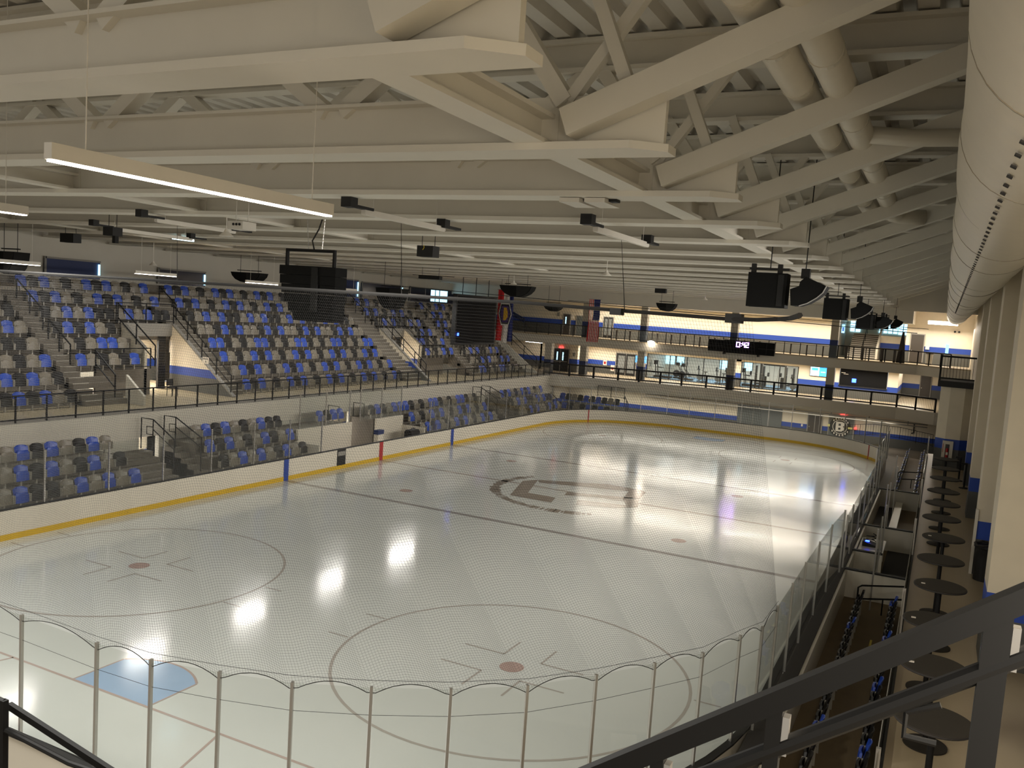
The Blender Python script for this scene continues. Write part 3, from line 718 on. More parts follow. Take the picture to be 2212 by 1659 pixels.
# tie beams along the hall between neighbouring trusses
def make_tie(long):
    t = thing('tie_beam', (0, 0, 11.38), 'x', 'tie beam', 'tie beams between the roof trusses')
    MB().box(-0.22, 0.22, 0.02, 4.02, 11.38, 11.44, ).box(-0.03, 0.03, 0.02, 4.02, 11.44, 11.74).box(-0.22, 0.22, .02, 4.02, 11.74, 11.80).build('beam', M['steel'], t)
    MB().box(-0.28, 0.28, 3.98, 4.06, 11.3, 11.86).build('end_plate', M['steel'], t)
    return t
tie0 = make_tie(1); first = True
for nm, X in (('right', 10.8), ('middle', -4.3), ('left', -19.4)):
    for k in range(12 if nm == 'right' else 9):
        t = tie0 if first else copy_tree(tie0); first = False
        t.location = (X, ty(k), 11.38)
        t['label'] = 'cream steel tie beam of the %s row, bridging the %s and %s trusses' % ({'right': 'end-gusset', 'middle': 'mid-span', 'left': 'seating-side'}[nm], ORD[k], ORD[k + 1])
# ---- ducts
for i, (x, lab) in enumerate(((13.5, 'slim white pipe duct under the roof, nearer the rink'), (14.12, 'slim white pipe duct under the roof, nearer the right wall'))):
    t = thing('pipe_duct', (x, 6, 13.05), lab, 'duct', 'twin pipe ducts')
    y1 = 19.0 if i == 0 else 20.5
    MB().path([(x, -5, 13.05), (x, y1, 13.05), (x + 0.3, y1 + 0.5, 13.05), (x + 0.9, y1 + 0.7, 13.05)], 0.25, 18).build('duct_tube', M['duct'], t, smooth=True)
    for j in range(12):
        y = -3.5 + 2.05 * j + 0.5 * i
        MB().tube((x, y, 13.05), (x, y + 0.12, 13.05), 0.263, 18).build('coupling', M['duct'], t)
    if i == 1:
        MB().path([(x, 8.6, 13.05), (x + 0.9, 8.9, 13.02), (x + 3.5, 9.0, 13.0)], 0.17, 12).build('branch', M['duct'], t, smooth=True)
t = thing('main_duct', (16.68, 29, 11.1), 'very large white fabric air duct along the right wall', 'duct')
pts = [(16.68 + 0.015 * math.sin(i * 1.7), -9 + 1.5 * i, 11.1 + 0.012 * math.sin(i * 2.3)) for i in range(51)]
MB().path(pts, 0.72, 40).build('duct_tube', M['duct'], t, smooth=True)
for j in range(26):
    y = -6.6 + 2.9 * j
    MB().tube((16.68, y, 11.1), (16.68, y + 0.02, 11.1), 0.724, 40).build('seam_ring', M['duct_seam'], t)
mb = MB()
for j in range(96):
    y = -4 + 0.42 * j; a = math.radians(243)
    c = Vector((16.68 + 0.735 * math.cos(a), y, 11.1 + 0.735 * math.sin(a))); tn = Vector((-math.sin(a), 0, math.cos(a)))
    mb.bar(c - tn * 0.022, c + tn * 0.022, 0.07, 0.012, (math.cos(a), 0, math.sin(a)))
s_ = mb.build('air_slots', M['rubber'], t); s_['kind'] = 'stuff'

# ---- strip lights
def strip_light(x, y0, y1, z, lit, label, group, hang=14.17, w=0.10, h=0.15, power=120.0):
    t = thing('strip_light', (x, (y0 + y1) / 2, z), label, 'light', group)
    MB().box(x - w / 2, x + w / 2, y0, y1, z + 0.012, z + h).build('housing', M['white_body'], t)
    MB().box(x - w / 2 + 0.008, x + w / 2 - 0.008, y0 + 0.02, y1 - 0.02, z - 0.006, z + 0.012).build('diffuser', M['lamp_on'] if lit else M['white_body'], t)
    if lit: area('lamp_strip', (x, (y0 + y1) / 2, z - 0.03), 0.08, y1 - y0 - 0.1, power * (y1 - y0), STRIP)
    for y in (y0 + 0.35, y1 - 0.35): MB().tube((x, y, z + h), (x, y, hang), 0.006, 5).build('hanger_wire', M['white_body'], t)
    return t
strip_light(9.05, -4.62, -0.95, 10.15, True, 'long lit strip light hanging nearest the camera, brightest in the hall', 'lit strip lights')
strip_light(2.1, -3.8, -0.2, 10.15, True, 'lit strip light cut off by the left edge of the photo', 'lit strip lights')
strip_light(-5.0, -3.8, -0.2, 10.15, True, 'lit strip light beyond the left edge of the photo, nearer one', 'lit strip lights')
strip_light(-12.0, -3.8, -0.2, 10.15, True, 'lit strip light beyond the left edge of the photo, farther one', 'lit strip lights')
for i, (y0, y1) in enumerate(((11.9, 14.3), (19.0, 21.4), (26.1, 28.6), (33.4, 35.9), (41.2, 44.4), (50.9, 53.6))):
    strip_light(-18.9, y0, y1, 9.59, True, 'lit strip light hanging over the upper stand, %s from the left' % ORD[i], 'lit strip lights over the upper stand', 14.17, 0.10, 0.15, 45.0)
def unlit(x, y0, y1, z, label):
    t = strip_light(x, y0, y1, z, False, label, 'unlit strip lights', 14.17, 0.12, 0.12)
    for y in (y0 - 0.55, y1 - 0.1):
        MB().box(x - 0.1, x + 0.16, y - 0.1, y + 0.14, z + 0.08, z + 0.3).build('mount_box', M['black'], t)
        MB().box(x - 0.05, x + 0.1, y + 0.1, y + 0.8, z + 0.1, z + 0.16).build('mount_arm', M['black'], t)
unlit(4.3, 5.9, 9.2, 11.0, 'unlit white strip light on black mounts, left one of the middle pair')
unlit(8.85, 8.2, 11.8, 11.0, 'unlit white strip light on black mounts, right one of the middle pair')
unlit(-6.0, 9.2, 12.4, 11.05, 'unlit white strip light on dark mounts behind the brightest lamp')
unlit(-12.5, 12.5, 16.5, 11.05, 'unlit white strip light on dark mounts at the far left under the trusses')
t = thing('flat_panel_light', (9.8, 5.6, 11.22), 'small unlit white panel light under the third truss', 'light')
MB().box(9.35, 9.75, 5.1, 5.9, 11.2, 11.28).box(9.85, 10.25, 5.1, 5.9, 11.2, 11.28).build('panel', M['white_body'], t); MB().box(9.3, 10.4, 5.3, 5.5, 11.24, 11.29).build('bracket', M['black'], t)

# ---- hung loudspeakers
sp = thing('line_array', (-1.0, 10.5, 10.0), 'big black line array loudspeaker hanging on chains over the left ice', 'loudspeaker')
for i in range(6):
    z1 = 10.0 - 0.27 * i; sh = 0.012 * i * i; ww = 0.95 - 0.012 * i * i
    MB().prism([(-1.0 - ww, 10.2 + sh, z1), (-1.0 + ww - 0.35, 10.2 + sh, z1), (-1.0 + ww, 10.42 + sh, z1), (-1.0 + ww, 10.95 + sh, z1), (-1.0 - ww, 10.95 + sh, z1)][::-1], (0, 0.006 * i, -0.262)).build('cabinet', M['speaker'], sp)
MB().box(-0.72, -0.5, 10.16, 10.22, 8.7, 9.97).build('grille', M['speaker_grill'], sp)
MB().box(-1.92, -0.1, 10.4, 10.5, 10.42, 10.5).box(-1.92, -1.86, 10.4, 10.5, 9.95, 10.42).box(-0.16, -0.1, 10.4, 10.5, 9.75, 10.42).build('fly_bar', M['rail'], sp)
for x0, x1 in ((-1.1, -1.5), (-0.6, -0.35)):
    mb = MB()
    for j in range(40):
        f0 = j / 40; f1 = (j + 0.8) / 40
        mb.tube((x0 + (x1 - x0) * f0, 10.45, 10.5 + 3.67 * f0), (x0 + (x1 - x0) * f1, 10.45, 10.5 + 3.67 * f1), 0.012, 5)
    mb.build('chain', M['alu'], sp)
MB().path([(-0.9, 10.46, 10.5), (-0.98, 10.46, 10.75), (-0.75, 10.46, 11.1), (-0.6, 10.46, 11.5), (-0.6, 10.46, 14.17)], 0.022, 6).build('cable', M['rubber'], sp)
for i, y in enumerate((14, 30, 46, 60)):
    wh = ['nearest', 'second', 'third', 'farthest'][i]
    zt = 10.62 if i < 2 else (10.35 if i == 2 else 10.52)
    t = thing('hung_speaker', (11.55, y, zt), 'square black loudspeaker of the %s pair hanging above the right side' % wh, 'loudspeaker', 'square hung speakers')
    MB().box(11.05, 12.08, y, y + 0.55, zt - 0.92, zt).build('cabinet', M['speaker'], t)
    MB().box(11.85, 12.0, y - 0.012, y, zt - 0.88, zt - 0.04).build('grille', M['speaker_grill'], t)
    MB().box(11.05, 12.1, y + 0.1, y + 0.18, zt + 0.08, zt + 0.13).build('fly_bar', M['black'], t)
    for x in (11.1, 11.8): MB().box(x, x + 0.12, y + 0.08, y + 0.2, zt, zt + 0.24).build('clamp', M['black'], t)
    MB().tube((11.6, y + 0.14, zt + 0.1), (11.6, y + 0.14, 14.17), 0.015, 6).build('hanger_rod', M['black'], t)
    t = thing('curved_array', (12.6, y, zt), 'curved black loudspeaker of the %s pair tilted towards the right wall' % wh, 'loudspeaker', 'curved hung speakers')
    dz = zt - 10.62
    pf = [(12.25, 9.78), (12.20, 10.21), (12.42, 10.30), (12.44, 10.42), (12.58, 10.55), (13.10, 10.34), (13.02, 10.16), (12.88, 10.02), (12.66, 9.87), (12.45, 9.79)]
    MB().prism([(a, y - 0.1, b + dz) for a, b in pf][::-1], (0, 0.85, 0)).build('cabinet', M['speaker'], t)
    MB().path([(a + 0.015, y - 0.105, b - 0.01 + dz) for a, b in pf[5:]], 0.014, 5).build('grille_edge', M['alu'], t)
    MB().box(12.4, 12.62, y + 0.2, y + 0.4, 10.52 + dz, 10.78 + dz).build('clamp', M['black'], t)
    MB().tube((12.5, y + 0.3, 10.7 + dz), (12.5, y + 0.3, 14.17), 0.015, 6).build('hanger_rod', M['black'], t)
def bowl(cx, y, zt, w, h, label):
    t = thing('bowl_speaker', (cx, y, zt), label, 'loudspeaker', 'rounded hung speakers')
    pf = [(-0.5, 0), (0.5, 0), (0.46, -0.35), (0.36, -0.68), (0.2, -0.93), (0.06, -1.0), (-0.16, -0.93), (-0.34, -0.7), (-0.45, -0.36)]
    MB().prism([(cx + a * w, y, zt + b * h) for a, b in pf], (0, 0.7, 0)).build('cabinet', M['speaker'], t)
    MB().prism([(cx + a * w, y - 0.012, zt + b * h) for a, b in ((0.03, -0.02), (0.47, -0.02), (0.43, -0.35), (0.33, -0.66), (0.18, -0.9), (0.05, -0.96))], (0, 0.012, 0)).build('grille', M['speaker_grill'], t)
    MB().box(cx - 0.4 * w, cx + 0.4 * w, y + 0.3, y + 0.38, zt + 0.1, zt + 0.15).build('fly_bar', M['black'], t)
    for s in (-0.3, 0.3): MB().tube((cx + s * w, y + 0.34, zt), (cx + s * w, y + 0.34, 14.17), 0.014, 5).build('hanger_rod', M['black'], t)
bowl(-14.3, 33, 9.9, 1.95, 1.3, 'rounded black loudspeaker hanging left of the big black video board')
bowl(-9.4, 40, 10.68, 2.35, 0.72, 'rounded black loudspeaker hanging in front of the striped banner')
bowl(-2.95, 52, 10.38, 1.48, 0.6, 'rounded black loudspeaker hanging above the scoreboard side of centre')
bowl(-13.6, 55, 9.8, 1.65, 0.6, 'rounded black loudspeaker hanging between the two flags')
bowl(-22.8, 30, 10.25, 2.4, 0.62, 'wide dark loudspeaker hanging against the back wall of the stand')
bowl(-20.3, 13.6, 10.1, 1.5, 0.95, 'dark hanging speaker cut off by the left edge above the seats')

def boxthing(name, c, s, label, cat, m='black', hang=True, extra=None):
    t = thing(name, c, label, cat)
    MB().box(c[0] - s[0] / 2, c[0] + s[0] / 2, c[1] - s[1] / 2, c[1] + s[1] / 2, c[2] - s[2] / 2, c[2] + s[2] / 2).build('case', M[m], t)
    if hang:
        for d in (-0.4, 0.4): MB().tube((c[0] + d * s[0], c[1], c[2] + s[2] / 2), (c[0] + d * s[0], c[1], 14.17), 0.012, 5).build('hanger_rod', M[m], t)
    return t
t = boxthing('hung_heater', (0.35, 14.6, 10.86), (0.62, 0.4, 0.36), 'black box unit with a yellow lead hanging under the middle trusses', 'ceiling unit')
MB().path([(0.3, 14.39, 11.05), (0.33, 14.38, 10.98), (0.28, 14.38, 10.9)], 0.012, 5).build('lead', M['yellow_tape'], t)
t = boxthing('lighting_bar', (-12.7, 35.0, 10.72), (1.5, 0.35, 0.2), 'dark row of stage lights on a bar over the stand edge', 'stage light bar')
MB().tube((-14, 35, 10.84), (-11, 35, 10.84), 0.02, 6).build('pipe', M['black'], t)
t = boxthing('projector', (-1.7, 8.4, 10.92), (0.55, 0.5, 0.22), 'white projector with round lenses hanging behind the brightest lamp', 'projector', 'white_body')
for dx in (-0.05, 0.06, 0.17): MB().tube((-1.7 + dx, 8.14, 10.94), (-1.7 + dx, 8.12, 10.94), 0.035, 10).build('lens', M['rubber'], t)
t = boxthing('camera_unit', (-10.85, 11.5, 10.9), (0.5, 0.4, 0.3), 'dark wedge camera unit hanging over the left stand', 'camera'); MB().box(-10.75, -10.6, 11.4, 11.55, 10.5, 10.75).build('bracket', M['rail'], t)
boxthing('junction_box', (-19.9, 16.4, 10.95), (0.9, 0.4, 0.4), 'dark box unit under the trusses at the far left', 'ceiling unit')
boxthing('junction_box', (-1.3, 45.4, 11.05), (0.75, 0.3, 0.3), 'small black box under the trusses above the left side of the scoreboard', 'ceiling unit', 'black', False)
boxthing('junction_box', (-14.2, 47.5, 10.75), (0.5, 0.3, 0.16), 'tiny black box under the trusses between the flags', 'ceiling unit')
def bell(c, label):
    t = thing('bell_light', c, label, 'light', 'white bell lights')
    MB().lathe([(0.04, 0.22), (0.07, 0.14), (0.20, 0.02), (0.21, 0.0)], c, 16).build('shade', M['white_body'], t, smooth=False)
    MB().tube((c[0], c[1], c[2] + 0.2), (c[0], c[1], 14.17), 0.012, 5).build('stem', M['white_body'], t)
bell((3.6, 22.6, 10.75), 'white bell shaped light under the trusses near centre ice'); bell((-8.5, 38.0, 10.7), 'white bell shaped light under the trusses left of the rounded speaker')
bell((-21, 21.8, 10.1), 'white bell shaped light in front of the dark left banner'); bell((-3.5, 9.6, 10.72), 'white bell shaped light just under the projector')
bell((0.5, 50, 10.75), 'white bell shaped light under the far trusses by the rounded speaker')

# ---- video board, banners, scoreboard
vb = thing('video_board', (-16.9, 48.2, 6.2), 'large dark video board hanging at the front of the upper stand', 'video board')
MB().box(-17.15, -16.8, 45.1, 51.35, 6.2, 10.0).build('frame', M['black'], vb); MB().box(-16.8, -16.77, 45.3, 51.15, 6.35, 9.85).build('screen', M['screen'], vb)
MB().box(-16.76, -16.72, 45.35, 45.55, 6.9, 7.1).build('status_led', M['led_blue'], vb)
for y in (46.2, 48.2, 50.2): MB().tube((-17, y, 10), (-17, y, 14.17), 0.03, 6).build('hanger_rod', M['black'], vb)
def cloth_fn(x0, x1, z0, z1, y, waves=2.0, amp=0.06):
    def fn(u, v):
        x = x0 + (x1 - x0) * u + 0.05 * math.sin(5 * v + 4 * u) * v; z = z1 + (z0 - z1) * v
        return (x, y + amp * math.sin(2 * PI * waves * u + 2.5 * v) * (0.3 + 0.7 * v), z), (0, 1, 0)
    return fn
fl = thing('striped_banner', (-15.3, 50, 10.55), 'long red white and blue banner with a hexagon emblem hanging by the video board', 'flag')
MB().shell(cloth_fn(-16.0, -15.48, 6.62, 10.6, 50, 1), 6, 20, 0.01).build('red_stripe', M['flag_red'], fl)
MB().shell(cloth_fn(-15.48, -14.98, 6.5, 10.6, 50, 1), 6, 20, 0.01).build('white_stripe', M['flag_white'], fl)
MB().shell(cloth_fn(-14.98, -14.62, 6.6, 10.6, 50.02, 1), 5, 20, 0.01).build('blue_stripe', M['flag_blue'], fl)
hx = [(-0.45, 0.85), (0.3, 0.85), (0.55, 0.0), (0.3, -0.9), (-0.35, -0.9), (-0.62, 0.0)]
for s, dy, m, nm in ((1.0, -0.10, 'flag_white', 'emblem_border'), (0.88, -0.115, 'black', 'emblem_ring'), (0.74, -0.13, 'flag_purple', 'emblem_field')):
    MB().prism([(-15.2 + a * s, 50 + dy, 8.75 + b * s) for a, b in hx], (0, 0.012, 0)).build(nm, M[m], fl)
MB().prism([(-15.2 + a, 49.855, 8.75 + b) for a, b in ((-0.15, 0.5), (0.08, 0.48), (0.2, 0.2), (0.22, -0.25), (0.05, -0.5), (-0.15, -0.52))], (0, 0.012, 0)).build('emblem_sun', M['flag_gold'], fl)
MB().tube((-16.1, 50, 10.62), (-14.5, 50, 10.62), 0.025, 6).build('pole', M['alu'], fl)
us = thing('stars_and_stripes_flag', (-7.8, 50, 10.3), 'vertical flag with red and white stripes and a dark blue starred corner', 'flag')
mb = MB()
for i in range(13):
    a0 = -8.22 + 0.86 * i / 13; a1 = -8.22 + 0.86 * (i + 1) / 13
    mb.shell(cloth_fn(a0, a1, 7.12, 10.3, 50, 0.2, 0.05), 1, 14, 0.008, i % 2)
mb.build('stripes', [M['flag_red'], M['flag_white']], us)
MB().shell(cloth_fn(-7.83, -7.34, 8.75, 10.3, 49.97, 0.2, 0.05), 4, 10, 0.008).build('canton', M['flag_blue'], us)
mb = MB()
for i in range(5):
    for j in range(9): mb.box(-7.80 + 0.10 * i, -7.772 + 0.10 * i, 49.93, 49.94, 8.83 + 0.16 * j, 8.86 + 0.16 * j)
mb.build('stars', M['flag_white'], us)
MB().tube((-8.3, 50, 10.32), (-7.2, 50, 10.32), 0.02, 6).build('pole', M['alu'], us)
sb = thing('scoreboard', (0, 65.7, 6.7), 'long black scoreboard with a glowing violet clock on the far balcony', 'scoreboard')
MB().box(-2.9, -1.5, 65.6, 65.85, 6.72, 7.75).box(-1.5, 1.5, 65.58, 65.85, 6.66, 7.80).box(1.5, 2.9, 65.6, 65.85, 6.68, 7.8).build('case', M['screen'], sb)
MB().box(-2.9, -1.5, 65.58, 65.6, 7.2, 7.24).box(1.5, 2.9, 65.58, 65.6, 7.2, 7.24).box(-2.2, -2.17, 65.58, 65.6, 6.75, 7.7).box(2.2, 2.23, 65.58, 65.6, 6.75, 7.7).build('divider', M['black'], sb)
SEG = {'0': 'abcdef', '4': 'bcfg', '2': 'abdeg'}
def digit(mb, ch, x, z, w, h, y, t=0.07):
    S_ = {'a': (x, x + w, z + h - t, z + h), 'g': (x, x + w, z + h / 2 - t / 2, z + h / 2 + t / 2), 'd': (x, x + w, z, z + t), 'f': (x, x + t, z + h / 2, z + h), 'b': (x + w - t, x + w, z + h / 2, z + h), 'e': (x, x + t, z, z + h / 2), 'c': (x + w - t, x + w, z, z + h / 2)}
    for c in SEG[ch]:
        a = S_[c]; mb.box(a[0], a[1], y - 0.02, y, a[2], a[3])
mb = MB(); digit(mb, '0', -0.42, 7.22, 0.34, 0.46, 65.575); digit(mb, '4', 0.12, 7.22, 0.24, 0.46, 65.575); digit(mb, '2', 0.42, 7.22, 0.26, 0.46, 65.575)
mb.box(0.0, 0.06, 65.555, 65.575, 7.32, 7.38).box(0.0, 0.06, 65.555, 65.575, 7.52, 7.58)
mb.build('clock_digits', M['led_violet'], sb)
for x in (-1.5, 1.5): MB().box(x - 0.08, x + 0.08, 65.7, 66.2, 6.5, 6.68).build('bracket', M['black'], sb)
for i, (a, b, lab) in enumerate((((-12.0, 30, 10.0), (14.9, 32, 9.35), 'thin black cable strung across the hall, lower one'), ((-10, 50, 10.1), (15, 52, 9.75), 'thin black cable strung across the hall, upper one'))):
    t = thing('support_cable', a, lab, 'cable', 'strung cables'); MB().tube(a, b, 0.018, 5).build('wire', M['black'], t)
# ================================================================== RAILINGS
def railing(name, runs, label, cat='railing', group=None, h=1.07, w=0.05, posts=1.29, mids=(), bottom=0.12, glass=False, pickets=0.0, pw=None, mat_='rail', ends=True, loc=None):
    """runs: list of base polylines; posts spaced along each straight piece"""
    t = thing(name, loc or tuple(runs[0][0]), label, cat, group)
    for pts in runs:
        pts = [Vector(p) for p in pts]
        for i in range(len(pts) - 1):
            a, b = pts[i], pts[i + 1]; up = Vector((0, 0, 1))
            MB().bar(a + up * h, b + up * h, w, w).build('top_rail', M[mat_], t)
            for m_ in mids: MB().bar(a + up * m_, b + up * m_, w * .8, w * .8).build('mid_rail', M[mat_], t)
            if bottom is not None: MB().bar(a + up * bottom, b + up * bottom, w * .8, w * .8).build('bottom_rail', M[mat_], t)
            L = (b - a).length; n = max(1, int(round(L / posts)))
            for k in range(n + 1):
                if k == n and i < len(pts) - 2: continue
                p = a.lerp(b, k / n); q = pw or w
                MB().bar(p, p + up * h, q, q, (1, 0, 0)).build('post', M[mat_], t)
            if glass:
                d = (b - a).normalized(); nn = Vector((-d.y, d.x, 0)) * 0.006
                for k in range(n):
                    p = a.lerp(b, k / n) + d * 0.06; q = a.lerp(b, (k + 1) / n) - d * 0.06
                    MB().prism([p - nn + up * 0.16, q - nn + up * 0.16, q + nn + up * 0.16, p + nn + up * 0.16], up * (h - 0.24)).build('glass_pane', M['glass_rail'], t)
            if pickets:
                mb = MB(); k = int(L / pickets)
                for j in range(1, k):
                    p = a.lerp(b, j / k); mb.bar(p + up * (bottom or 0), p + up * h, 0.016, 0.016, (1, 0, 0))
                o = mb.build('pickets', M[mat_], t); o['kind'] = 'stuff'
    return t
XRAIL = XW + 0.05
railing('guard_rail', [[(XRAIL, 7.9, Z1), (XRAIL, 36.3, Z1)]], 'long black guard rail with glass panes along the upper deck edge, left half', group='upper deck guard rails', posts=1.29, glass=True, w=0.055)
railing('guard_rail', [[(XRAIL, 36.3, Z1), (XRAIL, 62.0, Z1)]], 'black glass guard rail along the upper deck edge, far half towards the end stairs', group='upper deck guard rails', posts=1.29, glass=True, w=0.055)
railing('platform_rail', [[(-21.5, 18.95, 4.72), (-21.5, 22.2, 4.72)]], 'black glass rail on the grey platform wall left of the first stand entrance', posts=1.6, glass=True)
railing('platform_rail', [[(-21.5, 47.6, 4.72), (-21.5, 51.2, 4.72)]], 'black glass rail on the grey platform wall right of the far stand entrance', posts=1.8, glass=True)
railing('platform_rail', [[(-23.3, 21.5, 7.0), (-23.3, 25.2, 7.0)]], 'black rail above the opening of the first stand entrance', posts=1.9)
railing('platform_rail', [[(-23.3, 44.6, 7.0), (-23.3, 48.2, 7.0)]], 'black rail above the opening of the far stand entrance', posts=1.9)
def stair_rail(y, a, b, label, mids=(), posts=1.5, h=1.05, name='stair_rail'):
    return railing(name, [[(a[0], y, a[1]), (b[0], y, b[1])]], label, group=None, h=h, posts=posts, mids=mids, bottom=None, w=0.05)
stair_rail(21.6, (-23.3, 6.98), (-20.45, 4.95), 'sloping black rail down the left side of the first stand entrance', (0.3,))
stair_rail(25.1, (-23.2, 6.95), (-18.7, 3.45), 'sloping black rail down the right side of the first stand entrance beside the white wall', (0.55,))
stair_rail(44.7, (-23.2, 6.95), (-18.9, 3.55), 'sloping black rail down the left side of the far stand entrance', (0.55,))
stair_rail(48.0, (-23.3, 6.98), (-20.5, 4.9), 'sloping black rail down the right side of the far stand entrance', (0.3,))
stair_rail(17.4, (-19.4, 4.85), (-18.06, 3.85), 'short sloping black rail at the foot of the left aisle', (0.45,), 1.4)
stair_rail(53.9, (-22.3, 6.0), (-18.7, 3.5), 'sloping black rail beside the aisle right of the video board seats', (0.5,))
stair_rail(62.2, (-20.8, 5.75), (-18.1, 3.75), 'sloping black rail of the end stairs by the white far wall', (0.55,), 1.7)
stair_rail(17.2, (-22.5, 6.2), (-20.9, 5.1), 'lower black hand rail in the middle of the left aisle', (), 1.0, 0.95, 'aisle_rail')
stair_rail(17.2, (-24.9, 8.0), (-22.9, 6.6), 'upper black hand rail in the middle of the left aisle', (), 1.2, 0.95, 'aisle_rail')
stair_rail(25.8, (-25.2, 8.1), (-23.8, 7.1), 'black hand rail at the top of the aisle right of the first entrance', (), 1.4, 0.95, 'aisle_rail')
stair_rail(43.6, (-25.8, 8.7), (-23.9, 7.3), 'black hand rail at the top of the aisle left of the far entrance', (), 1.4, 0.95, 'aisle_rail')
stair_rail(52.9, (-25.6, 8.5), (-23.4, 6.9), 'black hand rail in the aisle left of the video board, upper one', (), 1.4, 0.95, 'aisle_rail')
stair_rail(52.9, (-22.6, 6.2), (-20.8, 4.9), 'black hand rail in the aisle left of the video board, lower one', (), 1.4, 0.95, 'aisle_rail')
# stringers beside stairs
for y, a, b, lab in ((19.0, (-19.35, 4.72), (-18.1, 3.8), 'grey sloping stringer at the foot of the left aisle'), (62.25, (-23.6, 7.4), (-18.0, 3.45), 'pale sloping stringer of the end stairs')):
    m = MB(); m.prism([(a[0], y, a[1]), (b[0], y, b[1]), (b[0], y, Z1), (a[0], y, Z1)], (0, 0.12, 0)); struct(m.build('trim_stringer', M['wall_grey']), lab)
# rails of the lower stand tunnels
def tunnel_rail(y, x0, x1, zt, zb, label):
    t = thing('tunnel_rail', (x0, y, zb), label, 'railing', 'lower stand tunnel rails')
    MB().path([(x0, y, zb), (x0, y, zt), (x0 + 0.75, y, zt), (x1, y, zt - 0.75)], 0.028, 6).build('top_rail', M['rail'], t)
    MB().path([(x0 + 0.75, y, zt), (x0 + 0.75, y, zb - 0.2)], 0.026, 6).build('post', M['rail'], t)
    MB().path([(x1, y, zt - 0.75), (x1, y, zb - 0.95)], 0.026, 6).build('post', M['rail'], t)
    MB().path([(x0 + 0.75, y, zt - 0.35), (x0 + 0.35, y, zt - 0.35), (x0 + 0.35, y, zt - 0.7), (x0 + 0.75, y, zt - 0.7)], 0.02, 6).build('loop', M['rail'], t)
    MB().path([(x0 + 0.75, y, zt - 0.45), (x1, y, zt - 1.2)], 0.02, 6).build('mid_rail', M['rail'], t)
tunnel_rail(17.5, -16.4, -14.3, 3.1, 1.7, 'black tunnel rail left of the lit lower doorway in the near lower stand')
tunnel_rail(18.75, -16.4, -14.0, 3.1, 1.7, 'black tunnel rail right of the lit lower doorway in the near lower stand')
tunnel_rail(47.6, -16.4, -14.2, 3.0, 1.7, 'black tunnel rail left of the far lower doorway')
tunnel_rail(49.0, -16.4, -13.9, 3.0, 1.7, 'black tunnel rail right of the far lower doorway')
for y, lab in ((30.5, 'left'), (32.9, 'right')):
    t = thing('door_hoop', (-16.3, y, 1.6), 'black hoop rail on the %s side of the tunnel behind the bench' % lab, 'railing', 'bench tunnel hoops')
    MB().path([(-16.4, y, 1.9), (-16.4, y, 2.75), (-15.6, y, 2.75), (-15.6, y, 1.9)], 0.028, 6).build('hoop', M['rail'], t)
# far end rails
R1 = [(-17.35, 62.35, Z1), (-15.0, 62.9, Z1), (-10.6, 64.0, Z1), (-5.0, 65.4, Z1), (-2.9, 66.0, Z1), (13.0, 66.2, Z1), (15.9, 64.6, Z1)]
railing('balcony_rail', [[(x, y + 0.08, z) for x, y, z in R1]], 'heavy black picketed rail along the far middle balcony', h=1.07, w=0.13, posts=2.0, bottom=0.16, pickets=0.14, pw=0.15)
railing('balcony_rail', [[(x, y + 0.1, Z2) for x, y in FU[:3]]], 'thin black rail along the far upper balcony above the scoreboard', h=1.07, w=0.06, posts=1.3, bottom=0.14)
railing('balcony_rail', [[(8.0, 66.36, Z2), (14.2, 66.42, Z2), (15.9, 65.1, Z2), (16.6, 64.9, Z2)]], 'thin black rail of the far upper balcony in front of the stairs', h=1.07, w=0.08, posts=1.32, bottom=0.14, pw=0.09)
railing('landing_rail', [[(16.0, 36.4, 7.32), (16.0, 32.95, 7.32), (17.7, 32.95, 7.32)]], 'dense black picket rail on the landing above the column', h=1.1, w=0.08, posts=1.7, bottom=0.12, pickets=0.13)
railing('corner_rail', [[(-17.3, 62.6, 1.15), (-15.9, 62.6, 0.1)]], 'small sloping black rail at the far left lower corner', h=1.05, posts=0.9, bottom=None)
railing('corner_rail', [[(-12.2, 63.4, 1.72), (-9.6, 63.4, 1.72)]], 'black picket rail behind the far corner seats', h=1.0, posts=1.3, pickets=0.12, w=0.045)
railing('corner_rail', [[(-9.5, 63.3, 1.0), (-8.9, 62.6, 0.4)]], 'short sloping black rail right of the far corner seats', h=1.0, posts=0.5, bottom=None)
railing('ramp_rail', [[(9.6, 63.8, 0.75), (11.6, 63.6, 1.05), (13.6, 63.4, 1.05), (16.0, 63, 0.8)]], 'thin black picket rail by the lower wall with the letter J', h=0.95, posts=1.2, pickets=0.2, w=0.035)
